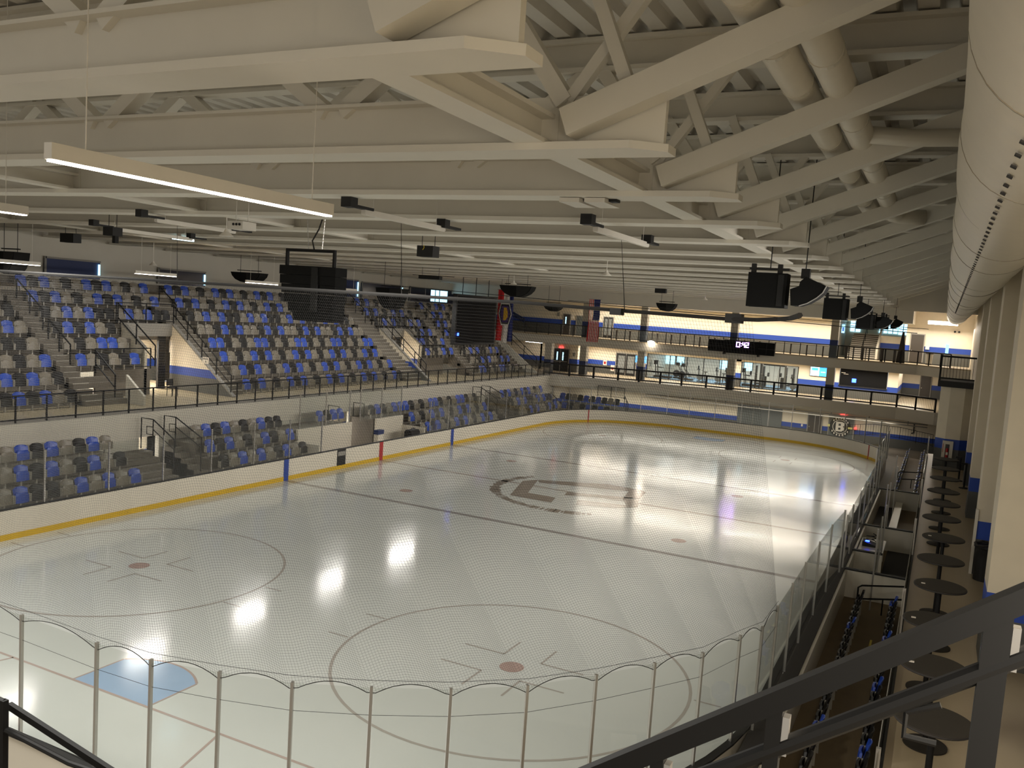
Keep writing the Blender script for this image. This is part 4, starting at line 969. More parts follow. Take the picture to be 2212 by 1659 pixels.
# right walkway glass guard
t = thing('glass_guard', (15.84, 14, Z1), 'clear glass guard along the edge of the right walkway', 'glass guard')
MB().box(15.80, 15.88, -6, 36.5, Z1 - 0.02, Z1 + 0.1).build('base_shoe', M['black'], t)
for k in range(24):
    y = -6 + 1.75 * k
    MB().box(15.832, 15.845, y + 0.02, y + 1.71, Z1 + 0.1, Z1 + 1.05).build('glass_pane', M['glass_guard'], t)
for k in range(6): MB().box(15.81, 15.865, 0.9 + 7.0 * k, 0.95 + 7.0 * k, Z1, Z1 + 1.08).build('post', M['alu'], t)
for y, lab in ((19.8, 'near seat rows, close to the white cross wall'), (46.0, 'far seat rows on the right')):
    t = thing('hoop_rail', (15.0, y, 0.1), 'rounded black hoop rail across the ' + lab, 'railing', 'hoop rails')
    MB().path([(15.7, y + 0.5, 1.08), (14.45, y - 0.3, 1.08), (14.35, y - 0.37, 1.02), (14.35, y - 0.37, 0.7), (14.45, y - 0.3, 0.64), (15.7, y + 0.5, 0.64)], 0.03, 8).build('hoop', M['rail'], t)
    MB().tube((15.1, y + 0.1, 0.1), (15.1, y + 0.1, 0.64), 0.025, 6).build('leg', M['rail'], t)
# foreground stair rail
YS = -7.6
t = thing('stair_handrail', (15.8, YS, 7.9), 'thick black double stair handrail crossing the lower right foreground', 'railing')
def sp_(x, dz): return (x, YS, 8.705 + 0.735 * (x - 16.22) + dz)
MB().bar(sp_(14.3, 0), sp_(17.4, 0), 0.042, 0.044, (0, 0, 1)).build('top_rail', M['rail'], t)
MB().path([sp_(14.6, -0.115 - 0.03), sp_(15.5, -0.07 - 0.04), sp_(17.4, -0.135)], 0.019, 10).build('hand_rail', M['rail'], t)
for x, w_ in ((16.18, 0.048), (15.79, 0.032), (15.545, 0.03)):
    p = sp_(x, 0); MB().box(x - w_ / 2, x + w_ / 2, YS - 0.016, YS + 0.016, 6.6, p[2] + 0.005).build('post', M['rail'], t)
    MB().box(x + w_ / 2 + 0.001, x + w_ / 2 + 0.015, YS - 0.012, YS + 0.012, p[2] - 0.115, p[2] - 0.03).build('glass_clip', M['alu'], t)
MB().path([(16.10, YS, 8.46), (16.04, YS, 8.43), (16.04, YS, 8.38), (16.10, YS, 8.38)], 0.007, 6).build('rail_bracket', M['rail'], t)
t = thing('corner_handrail', (7.6, -4, 3.9), 'black handrail end in the lower left corner of the foreground', 'railing')
MB().box(7.535, 7.60, -4.03, -3.97, 3.5, 4.74).build('post', M['rail'], t)
MB().path([(7.2, -4, 4.72), (7.57, -4, 4.72)], 0.03, 8).build('stub', M['rail'], t)
MB().path([(7.4, -4, 4.30), (7.62, -4, 4.42), (7.96, -4, 4.40), (8.6, -4, 4.36), (9.6, -4, 4.42)], 0.028, 8).build('hand_rail', M['rail'], t)
MB().bar((7.5, -3.9, 4.62), (9.4, -3.9, 4.32), 0.05, 0.07).build('top_rail', M['rail'], t)

# ================================================================== SEATS
def seat_meshes():
    back = MB(); pan = MB(); br = MB()
    def bf(u, v):
        z = 0.40 + 0.43 * v; hw = 0.272 * (1 - 0.30 * max(0, (v - 0.8) / 0.2) ** 2 - 0.08 * (1 - v)); y = -hw + 2 * hw * u
        return (-0.02 - 0.10 * v + 0.05 * ((u - 0.5) * 2) ** 2, y, z - 0.03 * ((u - .5) * 2) ** 4 * (v > 0.9)), (-1, 0, 0.1)
    back.shell(bf, 6, 6, 0.025)
    def pf(u, v):
        z = 0.26 + 0.36 * v; hw = 0.245 * (1 - 0.22 * max(0, (v - 0.75) / 0.25) ** 2); y = -hw + 2 * hw * u
        return (0.13 - 0.03 * v - 0.035 * ((u - 0.5) * 2) ** 2, y, z), (-1, 0, 0.1)
    pan.shell(pf, 6, 4, 0.05)
    for s in (-1, 1): br.box(-0.06, 0.10, s * 0.275 - 0.012, s * 0.275 + 0.012, 0.26, 0.56)
    br.box(-0.08, 0.0, -0.03, 0.03, 0.0, 0.42); br.box(-0.05, -0.01, -0.275, 0.275, 0.27, 0.31)
    return back, pan, br
bk, pn, brk = seat_meshes()
ME = {}
for c in ('blue', 'black', 'grey'):
    ME[c] = (bk.mesh('seat_backrest_' + c, [M['seat_' + c]]), pn.mesh('seat_pan_' + c, [M['seat_' + c]]))
ME_B = brk.mesh('seat_bracket_mesh', [M['bracket']])
CN = {'B': 'blue', 'K': 'black', 'G': 'grey'}
PAT = ['BKBGKG', 'GBKBGK', 'BGKGBK', 'BBKGKG', 'GGKBKB', 'KGBGBK', 'BKBGKG', 'BKBGKG']
seats = []          # (x, y, z, facing, colour, block phrase, row, column)
def row(x, z, y0, y1, face, block, r, pat, shift=0, rname=None):
    n = int((y1 - y0) / 0.6 + 0.25) + 1
    vis = []
    for i in range(n):
        y = y0 + 0.6 * i
        p = project((x, y, z + 0.6))
        if p is None or p[0] < -12 or p[0] > 2225 or p[1] > 1670: continue
        vis.append((x, y, z, i))
    for j, (sx, sy, sz, i) in enumerate(vis):
        seats.append((sx, sy, sz, face, CN[pat[(i + shift) % len(pat)]], block, rname or r, j))
for r in range(8):
    x = XT - 0.44 - DR * r; z = zr(r) - 0.01
    row(x, z, 16.15 - 0.6 * 10, 16.2, 0, 'upper block left of the left aisle', r, 'BKBGK' if r < 2 else ['', '', 'GKGB', 'KGBBK', 'KGBG', 'GBGK', 'BKG', 'KBK'][r], 4 if r < 2 else 1)
    if 2 <= r < 5: row(x, z, 17.95, 21.1, 0, 'upper block between left aisle and first entrance', r, ['', '', 'BGKGK', 'GKGBB', 'KBKBG'][r])
    if r >= 5: row(x, z, 17.95, 25.2, 0, 'upper block between left aisle and first entrance', r, PAT[r])
    row(x, z, 26.9, 42.3, 0, 'large middle upper block', r, PAT[r])
    if 2 <= r < 5: row(x, z, 48.3, 51.9, 0, 'upper block right of the far entrance', r, PAT[r])
    if r >= 5: row(x, z, 44.9, 51.9, 0, 'upper block right of the far entrance', r, PAT[r])
    row(x, z, 53.95, 60.6, 0, 'farthest upper block by the end stairs', r, PAT[(r + 3) % 8])
for r, zt in ((0, 0.71), (1, 1.29), (2, 1.87)):
    x = -13.46 - 0.9 * r
    row(x, zt, 8.2, 14.8, 0, 'near lower block at the left edge', r, ['GBGBKKGBGB', 'BGKGBKBGK', 'KBGKGBKBG'][r])
    row(x, zt, 19.6, 25.0, 0, 'lower block left of the open bench', r, ['KGBGBGKBGK', 'BKBGKGBKGB', 'GBKBGKGBKK'][r])
    row(x, zt, 36.3, 46.2, 0, 'lower block right of the open bench', r, PAT[r + 1])
    row(x, zt, 50.3, 57.7, 0, 'far lower block by the corner', r, PAT[r + 4])
row(-15.26, 1.87, 28.4, 30.1, 0, 'lower seats left of the bench tunnel', 2, 'BKB')
row(-15.26, 1.87, 33.2, 35.8, 0, 'lower seats right of the bench tunnel', 2, 'KBKGB')
for r, x in ((0, 14.42), (1, 15.42)):
    row(x, 0.1, 4.5, 19.5, 1, 'low rows beside the right boards', r, 'KKBKKK', r)
    row(x, 0.1, 40.2, 59.4, 1, 'far low rows beside the right boards', r, 'KBKGKB', r)
for r in range(2):
    for i in range(10):
        seats.append((-15.7 + 0.6 * i, 62.6 + 0.85 * r, 0.1 + 0.75 * r, 2, CN['KBKGKB'[(i + r) % 6]], 'far corner block under the balcony', r, i))
seats.sort(key=lambda s: (Vector(s[:3]) - CAM_LOC).length * (1.45 if s[3] == 1 and s[1] > 39 else 1.0))
PLACE = ['front', 'second', 'third', 'fourth', 'fifth', 'sixth', 'seventh', 'top']
def row_word(block, r):
    if 'right boards' in block: return ('row nearer the ice', 'row nearer the walkway')[r]
    return PLACE[r] + ' row'
ROT = {0: 0.0, 1: PI, 2: -PI / 2}
N_IND = 300
for q, (x, y, z, fc, c, block, r, j) in enumerate(seats[:N_IND]):
    s = bpy.data.objects.new('stadium_seat', None); COL.objects.link(s); s.empty_display_size = 0.1
    s.location = (x, y, z); s.rotation_euler = (0, 0, ROT[fc])
    fromw = 'nearest' if 'right boards' in block else 'left'
    tag(s, '%s seat, %s from %s, %s, %s' % (c, ORD[j] if j < 30 else str(j), 'near end' if fromw == 'nearest' else 'left', row_word(block, r), block), 'seat', 'folding seats of the ' + block)
    for nm, me_ in (('backrest', ME[c][0]), ('seat_pan', ME[c][1]), ('bracket', ME_B)):
        o = bpy.data.objects.new(nm, me_); COL.objects.link(o); o.parent = s
rest = {'v': [], 'f': [], 'm': []}
for (x, y, z, fc, c, block, r, j) in seats[N_IND:]:
    mi = ('blue', 'black', 'grey').index(c)
    for src, m_ in ((bk, mi), (pn, mi), (brk, 3)):
        b = len(rest['v']); ca, sa = math.cos(ROT[fc]), math.sin(ROT[fc])
        rest['v'] += [(x + vx * ca - vy * sa, y + vx * sa + vy * ca, z + vz) for vx, vy, vz in src.v]
        rest['f'] += [tuple(b + i for i in f) for f in src.f]; rest['m'] += [m_] * len(src.f)
mb = MB(); mb.v, mb.f, mb.m = rest['v'], rest['f'], rest['m']
o = mb.build('distant_stadium_seats', [M['seat_blue'], M['seat_black'], M['seat_grey'], M['bracket']])
tag(o, 'distant blue black and grey folding seats filling the farther rows of the stands', 'seats', None, 'stuff')
# grey posts (spindly seat legs) of the right rows are part of the seats above

# ================================================================== RIGHT WALKWAY FURNITURE
def make_table():
    t = thing('bar_table', (0, 0, 0), 'x', 'bar table', 'round black bar tables on the right walkway')
    MB().lathe([(0.44, 0.0), (0.46, 0.008), (0.46, 0.03), (0.44, 0.04)], (0, 0, 1.16), 40).build('tabletop', M['table'], t)
    MB().lathe([(0.462, 0.0), (0.466, 0.012), (0.462, 0.026)], (0, 0, 1.162), 40).build('edge_band', M['rubber'], t)
    MB().tube((0, 0, 0.03), (0, 0, 1.16), 0.042, 14).build('pole', M['rail'], t)
    MB().lathe([(0.30, 0.0), (0.30, 0.02), (0.10, 0.045), (0.045, 0.06)], (0, 0, 0.0), 32).build('base', M['table'], t)
    return t
tb = make_table()
TY = [(16.40, 1.84), (16.38, 3.75), (16.34, 5.88), (16.44, 8.16), (16.44, 10.3), (16.49, 12.55), (16.44, 14.95), (16.46, 17.15), (16.48, 19.35), (16.52, 22.05), (16.55, 24.5), (16.56, 27.2)]
for i, (x, y) in enumerate(TY):
    t = tb if i == 0 else copy_tree(tb)
    t.location = (x, y, Z1)
    t['label'] = 'round black bar table, %s counting from the handrail along the right walkway' % ORD[i] if i else 'round black bar table nearest the handrail, largest on the right walkway'
for i, j, lab in ((3, 0, 'fourth'), (2, 1, 'third'), (5, 2, 'sixth'), (1, 3, 'second')):
    x, y = TY[i]; t = thing('table_card', (x - 0.3, y - 0.05, Z1 + 1.2), 'tiny white card lying on the %s bar table' % lab, 'card', 'cards on the bar tables')
    MB().box(x - 0.33, x - 0.26, y - 0.09, y - 0.03, Z1 + 1.2, Z1 + 1.206).build('card', M['paper'], t)
t = thing('trash_can', (17.5, 13.9, Z1), 'black rubbish bin with a bag standing against the right wall pier', 'bin')
MB().lathe([(0.24, 0.0), (0.27, 0.8), (0.29, 0.82), (0.29, 0.86), (0.26, 0.86)], (17.5, 13.95, Z1), 24).build('bin_body', M['black'], t)
MB().path([(17.5 + (0.275 + 0.02 * math.sin(k * 2.1)) * math.cos(k * .39), 13.95 + 0.275 * math.sin(k * .39), Z1 + 0.89 + 0.025 * math.sin(k * 1.7)) for k in range(16)], 0.03, 6, closed=True).build('bag', M['rubber'], t)
for x, y, lab in ((17.32, 28.1, 'nearer'), (17.15, 29.9, 'farther')):
    t = thing('belt_stanchion', (x, y, Z1), 'black belt stanchion at the far end of the right walkway, the %s one' % lab, 'stanchion', 'belt stanchions')
    MB().lathe([(0.19, 0), (0.19, 0.02), (0.05, 0.05)], (x, y, Z1), 20).build('base', M['black'], t)
    MB().tube((x, y, Z1 + 0.03), (x, y, Z1 + 1.0), 0.034, 12).build('pole', M['rail'], t); MB().box(x - 0.2, x + 0.04, y - 0.03, y + 0.03, Z1 + 0.94, Z1 + 1.02).build('belt_head', M['black'], t)
t = thing('fire_extinguisher_cabinet', (16.65, 33.05, Z1 + 0.45), 'white cabinet with a red fire extinguisher on the broad column', 'cabinet')
MB().box(16.42, 16.86, 32.95, 33.1, 3.74, 4.62).build('cabinet', M['board'], t); MB().box(16.55, 16.72, 32.935, 32.95, 3.84, 4.48).build('door_window', M['door_dark'], t)
MB().tube((16.635, 32.93, 3.86), (16.635, 32.93, 4.3), 0.055, 12).build('extinguisher', M['ext_red'], t); MB().box(16.59, 16.68, 32.87, 32.89, 4.0, 4.12).build('label_plate', M['paper'], t)
MB().box(16.45, 16.47, 32.94, 32.95, 4.1, 4.5).build('side_lettering', M['ext_red'], t)
t = struct(MB().box(17.18, 17.25, 14.36, 14.44, Z1, 5.0).build('trim_3', M['board']), 'pale corner guard of the second pier')
for y0, x, lab in ((14.6, 14.2, 'nearer'), (17.3, 15.0, 'farther')):
    pass
t = thing('floor_tape', (15.0, 16.6, 0.105), 'yellow tape strip on the brown floor between the low seat rows', 'tape'); MB().box(14.96, 15.02, 15.9, 17.3, 0.1, 0.106).build('tape', M['yellow_tape'], t)
# ================================================================== FAR END DETAILS
def door(n, x0, x1, y, z0, z1, m='door_dark', label='door', lites=(), bar=None, leaves=1, frame='grey_paint', lite_m='window_sky'):
    d = struct(MB().box(x0, x1, y - 0.09, y - 0.03, z0, z1).build('door_%d' % n, M[m]), label)
    f = MB().box(x0 - 0.08, x0, y - 0.1, y - 0.01, z0, z1 + 0.08).box(x1, x1 + 0.08, y - 0.1, y - 0.01, z0, z1 + 0.08).box(x0, x1, y - 0.1, y - 0.01, z1, z1 + 0.08)
    f.build('door_frame', M[frame], d)
    for a, b, c, e in lites: MB().box(a, b, y - 0.11, y - 0.09, c, e).build('door_glass', M[lite_m], d)
    if leaves == 2: MB().box((x0 + x1) / 2 - 0.02, (x0 + x1) / 2 + 0.02, y - 0.1, y - 0.085, z0, z1).build('centre_stile', M['alu'], d)
    if bar: MB().box(x0 + 0.1, x1 - 0.1, y - 0.13, y - 0.1, bar, bar + 0.05).build('push_bar', M['alu'], d)
    else: MB().box(x0 + 0.08, x0 + 0.14, y - 0.14, y - 0.09, z0 + 0.95, z0 + 1.02).build('door_handle', M['alu'], d)
    return d
# middle level
door(10, -19.08, -17.35, 68.0, Z1, 5.55, 'black', 'black double door under a red exit sign', [(-18.62, -18.5, 4.45, 5.25), (-18.0, -17.88, 4.45, 5.25)], 4.3, 2)
t = thing('exit_sign', (-18.2, 67.93, 5.7), 'small glowing red exit sign above the black double door', 'sign')
MB().box(-18.42, -17.98, 67.9, 67.97, 5.62, 5.82).build('sign_box', M['sign_red'], t)
def text(s, loc, size, m, parent, rot=(PI / 2, 0, 0), ext=0.004, name='lettering'):
    cu = bpy.data.curves.new('txt', 'FONT'); cu.body = s; cu.size = size; cu.extrude = ext; cu.align_x = 'CENTER'; cu.align_y = 'CENTER'
    tmp = bpy.data.objects.new('txt', cu); COL.objects.link(tmp)
    dg = bpy.context.evaluated_depsgraph_get(); me = bpy.data.meshes.new_from_object(tmp.evaluated_get(dg))
    bpy.data.objects.remove(tmp)
    me.materials.clear(); me.materials.append(m)
    o = bpy.data.objects.new(name, me); COL.objects.link(o); o.rotation_euler = rot
    if parent is not None:
        o.parent = parent; o.location = Vector(loc) - abs_loc(parent)
    else: o.location = loc
    return o
text('EXIT', (-18.2, 67.895, 5.72), 0.15, M['paper'], t)
door(11, -13.4, -11.35, 71.0, Z1, 5.5, 'black', 'black double door with big glass panes into the exercise room', [(-13.2, -12.5, 3.6, 5.3), (-12.2, -11.5, 3.6, 5.3)], None, 2, lite_m='door_lite')
t = thing('notice_board', (-16.3, 67.9, 4.9), 'small white notice with dark print beside the black double door', 'sign')
MB().box(-16.95, -16.6, 67.92, 67.97, 4.75, 5.5).build('sheet', M['paper'], t); MB().box(-16.9, -16.65, 67.9, 67.92, 4.95, 5.3).build('print', M['grey_paint'], t)
for x, z, lab in ((-14.6, 4.45, 'red print under the second column'), (-13.75, 3.95, 'red print on the blue stripe')):
    t = thing('poster', (x, 70.95, z), 'small white poster with ' + lab, 'poster'); MB().box(x - 0.2, x + 0.2, 70.93, 70.98, z - 0.3, z + 0.3).build('sheet', M['paper'], t); MB().box(x - 0.1, x + 0.1, 70.915, 70.93, z - 0.15, z + 0.1).build('print', M['ext_red'], t)
for x, lab in ((-9.75, 'left'), (-8.85, 'right')):
    t = thing('hanging_sign', (x, 66.5, 5.3), 'small light blue sign on the %s side of the third column' % lab, 'sign', 'blue column signs')
    MB().box(x - 0.1, x + 0.1, 66.35, 66.4, 5.0, 5.65).build('sign_plate', M['sign_blue'], t)
# ceiling strip lights of the middle concourse
for i, (x0, x1, y, lab) in enumerate(((-21.5, -19.6, 66.5, 'above the end stairs'), (-15.9, -13.4, 69, 'left of the exercise room door'), (-8.6, -6.6, 70, 'over the left end of the exercise room front'), (2.0, 3.2, 69.5, 'over the right end of the exercise room front'), (8.6, 11.2, 69, 'in front of the dark screen'))):
    t = thing('ceiling_strip', ((x0 + x1) / 2, y, 6.0), 'lit white ceiling strip ' + lab, 'light', 'lit strips of the far middle ceiling')
    MB().box(x0, x1, y - 0.06, y + 0.06, 6.04, 6.1).build('housing', M['white_body'], t); MB().box(x0 + .03, x1 - .03, y - 0.05, y + 0.05, 6.02, 6.04).build('diffuser', M['lamp_on'], t)
t = thing('ceiling_fixture', (16.7, 67.5, 10.9), 'lit twin tube light on the far right wall under the duct', 'light')
MB().box(14.6, 16.9, 67.4, 67.6, 10.5, 10.62).build('housing', M['white_body'], t)
for dz in (0.02, -0.13): MB().box(14.65, 16.85, 67.36, 67.4, 10.5 + dz - .05, 10.56 + dz).build('tube_lamp', M['lamp_on'], t)
# exercise room front: mullions, glass
gf = thing('gym_glazing', (-3, 71.1, Z1), 'glazed front with black mullions of the bright exercise room', 'glass front')
for x in (-10.2, -7.9, -6.2, -4.55, -2.85, -1.78, -0.92, 0.85, 2.6, 4.25): MB().box(x - 0.035, x + 0.035, 71.05, 71.15, Z1, 5.75).build('mullion', M['black'], gf)
MB().box(-10.2, -1.78, 71.05, 71.15, Z1, Z1 + 0.08).box(-0.92, 4.25, 71.05, 71.15, Z1, Z1 + 0.08).box(-10.2, 4.25, 71.05, 71.15, 5.7, 5.76).build('transom', M['black'], gf)
for a, b in ((-10.2, -7.9), (-7.9, -6.2), (-6.2, -4.55), (-4.55, -2.85), (-2.85, -1.78), (-0.92, 0.85), (0.85, 2.6), (2.6, 4.25)): MB().box(a + .04, b - .04, 71.09, 71.10, Z1 + .1, 5.68).build('glass_pane', M['glass_rail'], gf)
wn = 20
for x0, x1, z0, z1 in ((-11.2, -9.4, 4.55, 5.9), (-9.2, -8.4, 4.55, 5.9), (-4.6, -3.4, 4.5, 5.7), (-2.1, -1.3, 4.6, 5.8)):
    w = struct(MB().box(x0, x1, 77.93, 77.98, z0, z1).build('window_%d' % wn, M['window_sky']), 'pale blue daylight window of the exercise room'); wn += 1
    MB().box(x0 - .05, x0, 77.9, 77.98, z0 - .05, z1 + .05).box(x1, x1 + .05, 77.9, 77.98, z0 - .05, z1 + .05).build('window_frame', M['black'], w)
struct(MB().box(-10.4, 4.6, 71.2, 78, Z1, Z1 + 0.02).build('floor_gym', M['teal']), 'blue grey floor of the exercise room')
def gym(kind, x, y, label):
    t = thing(kind, (x, y, Z1), label, 'exercise machine', 'exercise machines')
    z = Z1 + 0.02
    if kind == 'exercise_bike':
        MB().box(x - 0.5, x + 0.5, y - 0.06, y + 0.06, z, z + 0.08).box(x - .5, x - .42, y - .25, y + .25, z, z + .06).box(x + .42, x + .5, y - .25, y + .25, z, z + .06).build('base_frame', M['black'], t)
        MB().tube((x - 0.25, y - 0.06, z + 0.42), (x - 0.25, y + 0.06, z + 0.42), 0.28, 20).build('flywheel', M['grey_paint'], t)
        MB().bar((x + 0.2, y, z), (x + 0.28, y, z + 0.95), 0.07, 0.07).box(x + 0.14, x + 0.46, y - 0.13, y + 0.13, z + 0.95, z + 1.03).build('saddle', M['black'], t)
        MB().bar((x - 0.3, y, z + 0.1), (x - 0.4, y, z + 1.2), 0.08, 0.08).box(x - 0.5, x - 0.3, y - 0.25, y + 0.25, z + 1.18, z + 1.25).box(x - .47, x - .4, y - .16, y + .16, z + 1.25, z + 1.55).build('console', M['black'], t)
    elif kind == 'treadmill':
        MB().box(x - 0.85, x + 0.85, y - 0.4, y + 0.4, z, z + 0.2).build('deck', M['black'], t)
        for s in (-0.36, 0.36): MB().bar((x - 0.6, y + s, z + 0.2), (x - 0.75, y + s, z + 1.35), 0.08, 0.08).bar((x - .72, y + s, z + 1.05), (x - .1, y + s, z + 1.0), .05, .05).build('upright', M['black'], t)
        MB().box(x - 0.9, x - 0.7, y - 0.4, y + 0.4, z + 1.3, z + 1.7).build('console', M['screen'], t)
    elif kind == 'cable_machine':
        for s in (-1.1, 1.1): MB().box(x + s - 0.08, x + s + 0.08, y - 0.4, y + 0.4, z, z + 2.25).build('tower', M['grey_paint'], t)
        MB().box(x - 1.1, x + 1.1, y - 0.06, y + 0.06, z + 2.15, z + 2.25).box(x - 1.1, x + 1.1, y - .3, y - .2, z, z + .1).build('crossbar', M['black'], t)
        for s in (-0.8, 0.8): MB().box(x + s - 0.14, x + s + 0.14, y - 0.1, y + 0.1, z + 0.1, z + 1.1).build('weight_stack', M['black'], t)
        for s in (-0.5, 0.0, 0.5): MB().tube((x + s, y, z + 2.15), (x + s * 0.6, y, z + 0.6), 0.012, 5).build('cable', M['rubber'], t)
    elif kind == 'weight_rack':
        for s in (-0.35, 0.35): MB().box(x + s - 0.05, x + s + 0.05, y - 0.3, y + 0.3, z, z + 2.1).build('upright', M['black'], t)
        MB().tube((x - 1.0, y - .2, z + 1.35), (x + 1.0, y - .2, z + 1.35), 0.022, 8).build('barbell', M['alu'], t)
        for s in (-0.85, -0.78, 0.78, 0.85): MB().tube((x + s - 0.025, y - .2, z + 1.35), (x + s + 0.025, y - .2, z + 1.35), 0.2, 16).build('plate', M['black'], t)
        MB().box(x - 0.15, x + 0.15, y - 0.9, y + 0.2, z + 0.4, z + 0.5).build('bench_pad', M['black'], t)
    else:
        MB().box(x - 0.7, x + 0.7, y - 0.3, y + 0.3, z, z + 0.14).build('base_frame', M['black'], t)
        MB().tube((x - .45, y - .12, z + .5), (x - .45, y + .12, z + .5), .34, 20).build('drive_wheel', M['black'], t)
        for s in (-0.22, 0.22): MB().path([(x + 0.4, y + s, z + 0.35), (x - 0.1, y + s, z + 1.0), (x - 0.2 + s * .8, y + s, z + 1.75)], 0.035, 6).build('arm_lever', M['rail'], t)
        MB().box(x - 0.5, x - 0.2, y - 0.2, y + 0.2, z + 1.3, z + 1.6).build('console', M['screen'], t)
gym('treadmill', -9.1, 73.0, 'treadmill in the exercise room, left end of the row'); gym('elliptical', -7.6, 74.2, 'elliptical trainer in front of the blue gym window')
gym('elliptical', -6.7, 73.0, 'elliptical trainer next to the second glass mullion'); gym('exercise_bike', -5.0, 72.7, 'lone exercise bike in the middle of the exercise room')
gym('exercise_bike', -3.2, 72.7, 'exercise bike just left of the scoreboard column'); gym('exercise_bike', -2.5, 73.6, 'exercise bike half hidden by the scoreboard column')
gym('treadmill', -0.3, 73.2, 'treadmill just right of the scoreboard column'); gym('weight_rack', 0.6, 72.3, 'weight rack with barbell right of the scoreboard column')
gym('cable_machine', 1.7, 73.4, 'tall cable machine in the right half of the exercise room'); gym('weight_rack', 3.2, 73.4, 'weight rack with barbell near the right end of the exercise room'); gym('exercise_bike', 4.0, 72.2, 'exercise bike at the right end of the exercise room')
t = thing('wall_tv', (6.05, 70.9, 5.45), 'bright blue wall television right of the exercise room', 'television')
MB().box(5.3, 6.8, 70.86, 70.95, 5.03, 5.9).build('tv_frame', M['black'], t); MB().box(5.34, 6.12, 70.84, 70.86, 5.07, 5.86).build('screen', M['tv_light'], t); MB().box(6.14, 6.76, 70.84, 70.86, 5.07, 5.86).build('screen', M['tv'], t)
MB().box(5.45, 6.0, 70.83, 70.84, 5.55, 5.78).build('picture', M['tv'], t)
MB().box(6.25, 6.65, 70.83, 70.84, 5.4, 5.48).build('picture_title', M['tv_light'], t)
t = thing('dark_counter_front', (9.9, 70.9, 5.2), 'wide dark shutter opening with a blue neon spot on the far middle level', 'counter')
MB().box(7.9, 11.85, 71.0, 71.1, 4.45, 5.93).build('shutter', M['screen'], t); MB().box(7.85, 11.9, 70.85, 71.1, 4.38, 4.47).build('counter_top', M['black'], t)
MB().box(8.95, 9.3, 70.93, 70.98, 4.78, 5.12).build('neon_sign', M['led_blue'], t)
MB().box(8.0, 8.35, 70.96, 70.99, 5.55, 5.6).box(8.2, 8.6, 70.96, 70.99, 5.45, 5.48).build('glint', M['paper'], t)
door(12, 14.35, 15.25, 81.0, Z1, 5.6, 'door_dark', 'dark door at the end of the far corridor')
# upper level
door(13, -19.25, -18.55, 70.5, Z2 - 0.08, 9.0, 'door_dark', 'dark door with a lit slot on the far upper left', [(-19.05, -18.95, 8.05, 8.75)])
door(14, -17.8, -17.05, 70.5, Z2 - 0.08, 8.9, 'door_grey', 'grey door right of the slotted door')
door(15, -14.85, -13.9, 70.5, Z2 - 0.05, 9.0, 'black', 'black glazed double door behind the flag', [(-14.75, -14.45, 7.2, 8.85), (-14.3, -14.0, 7.2, 8.85)], None, 2, lite_m='door_lite')
door(16, 13.42, 14.42, 70.5, Z2 + 0.1, 9.4, 'door_dark', 'grey door on the far upper right')
struct(MB().prism([(-25.6, 70.44, 9.1), (-23.7, 70.44, 8.28), (-23.7, 70.44, 7.8), (-25.6, 70.44, 8.6)], (0, 0.05, 0)).build('trim_4', M['navy']), 'sloping blue stripe above the end stairs')
for x, z, m, lab in ((-18.3, 8.8, 'paper', 'white sign beside the slotted upper door'), (-19.9, 8.95, 'grey_paint', 'grey plaque left of the slotted upper door')):
    t = thing('door_sign', (x, 70.45, z), lab, 'sign'); MB().box(x - 0.14, x + 0.14, 70.42, 70.47, z - 0.2, z + 0.2).build('plate', M[m], t)
# stairs on the upper right with bright windows
mb = MB()
for k in range(13): mb.box(8.3, 10.6, 71.2 + 0.34 * k, 78, Z2 + 0.17 * k, Z2 + 0.17 * (k + 1))
st = mb.build('floor_far_stairs', M['concrete']); struct(st, 'flight of grey steps on the far upper right')
mb = MB()
for k in range(13): mb.box(8.3, 10.6, 71.19 + 0.34 * k, 71.23 + 0.34 * k, Z2 + 0.17 * (k + 1) - 0.04, Z2 + 0.17 * (k + 1) + 0.005)
mb.build('step_nosing', M['paper'], st)
stair = [((9.5, 71.3, Z2), (9.5, 75.3, 9.0))]
railing('stair_rail', [[(9.45, 71.2, Z2), (9.45, 75.4, 9.05)]], 'dark middle rail on the far upper right stairs', h=0.95, posts=1.4, bottom=None)
t = thing('stair_balustrade', (10.7, 73, 8), 'pale sloping balustrade right of the far upper stairs', 'balustrade')
MB().prism([(10.62, 71.2, Z2), (10.62, 75.4, Z2), (10.62, 75.4, 10.05), (10.62, 71.2, 7.95)], (0.18, 0, 0)).build('panel', M['board'], t)
struct(MB().box(10.8, 13.0, 73.5, 73.7, Z2, 9.1).build('wall_stair_landing', M['w_up']), 'grey wall below the bright stair windows')
for x0, x1, z0, z1 in ((7.7, 8.6, 9.3, 10.3), (10.3, 11.0, 9.35, 10.4), (11.1, 11.9, 9.35, 10.4), (12.0, 12.8, 9.3, 10.6)):
    w = struct(MB().box(x0, x1, 77.9, 77.97, z0, z1 + 0.6).build('window_%d' % wn, M['window_sky']), 'bright daylight window above the far stairs'); wn += 1
    MB().box(x0, x1, 77.88, 77.9, 9.8, 9.86).box((x0 + x1) / 2 - .03, (x0 + x1) / 2 + .03, 77.88, 77.9, z0, z1 + .6).build('mullion', M['black'], w)
t = thing('hanging_sign', (7.9, 69.9, 9.6), 'blue and white vertical sign beside the far stairs', 'sign'); MB().box(7.75, 8.0, 69.9, 69.95, 9.1, 9.85).build('sign_plate', M['sign_blue'], t); MB().box(7.25, 7.78, 69.9, 70.6, 9.5, 9.56).build('bracket', M['black'], t); MB().box(7.8, 7.95, 69.89, 69.9, 9.25, 9.6).build('emblem', M['blue'], t)
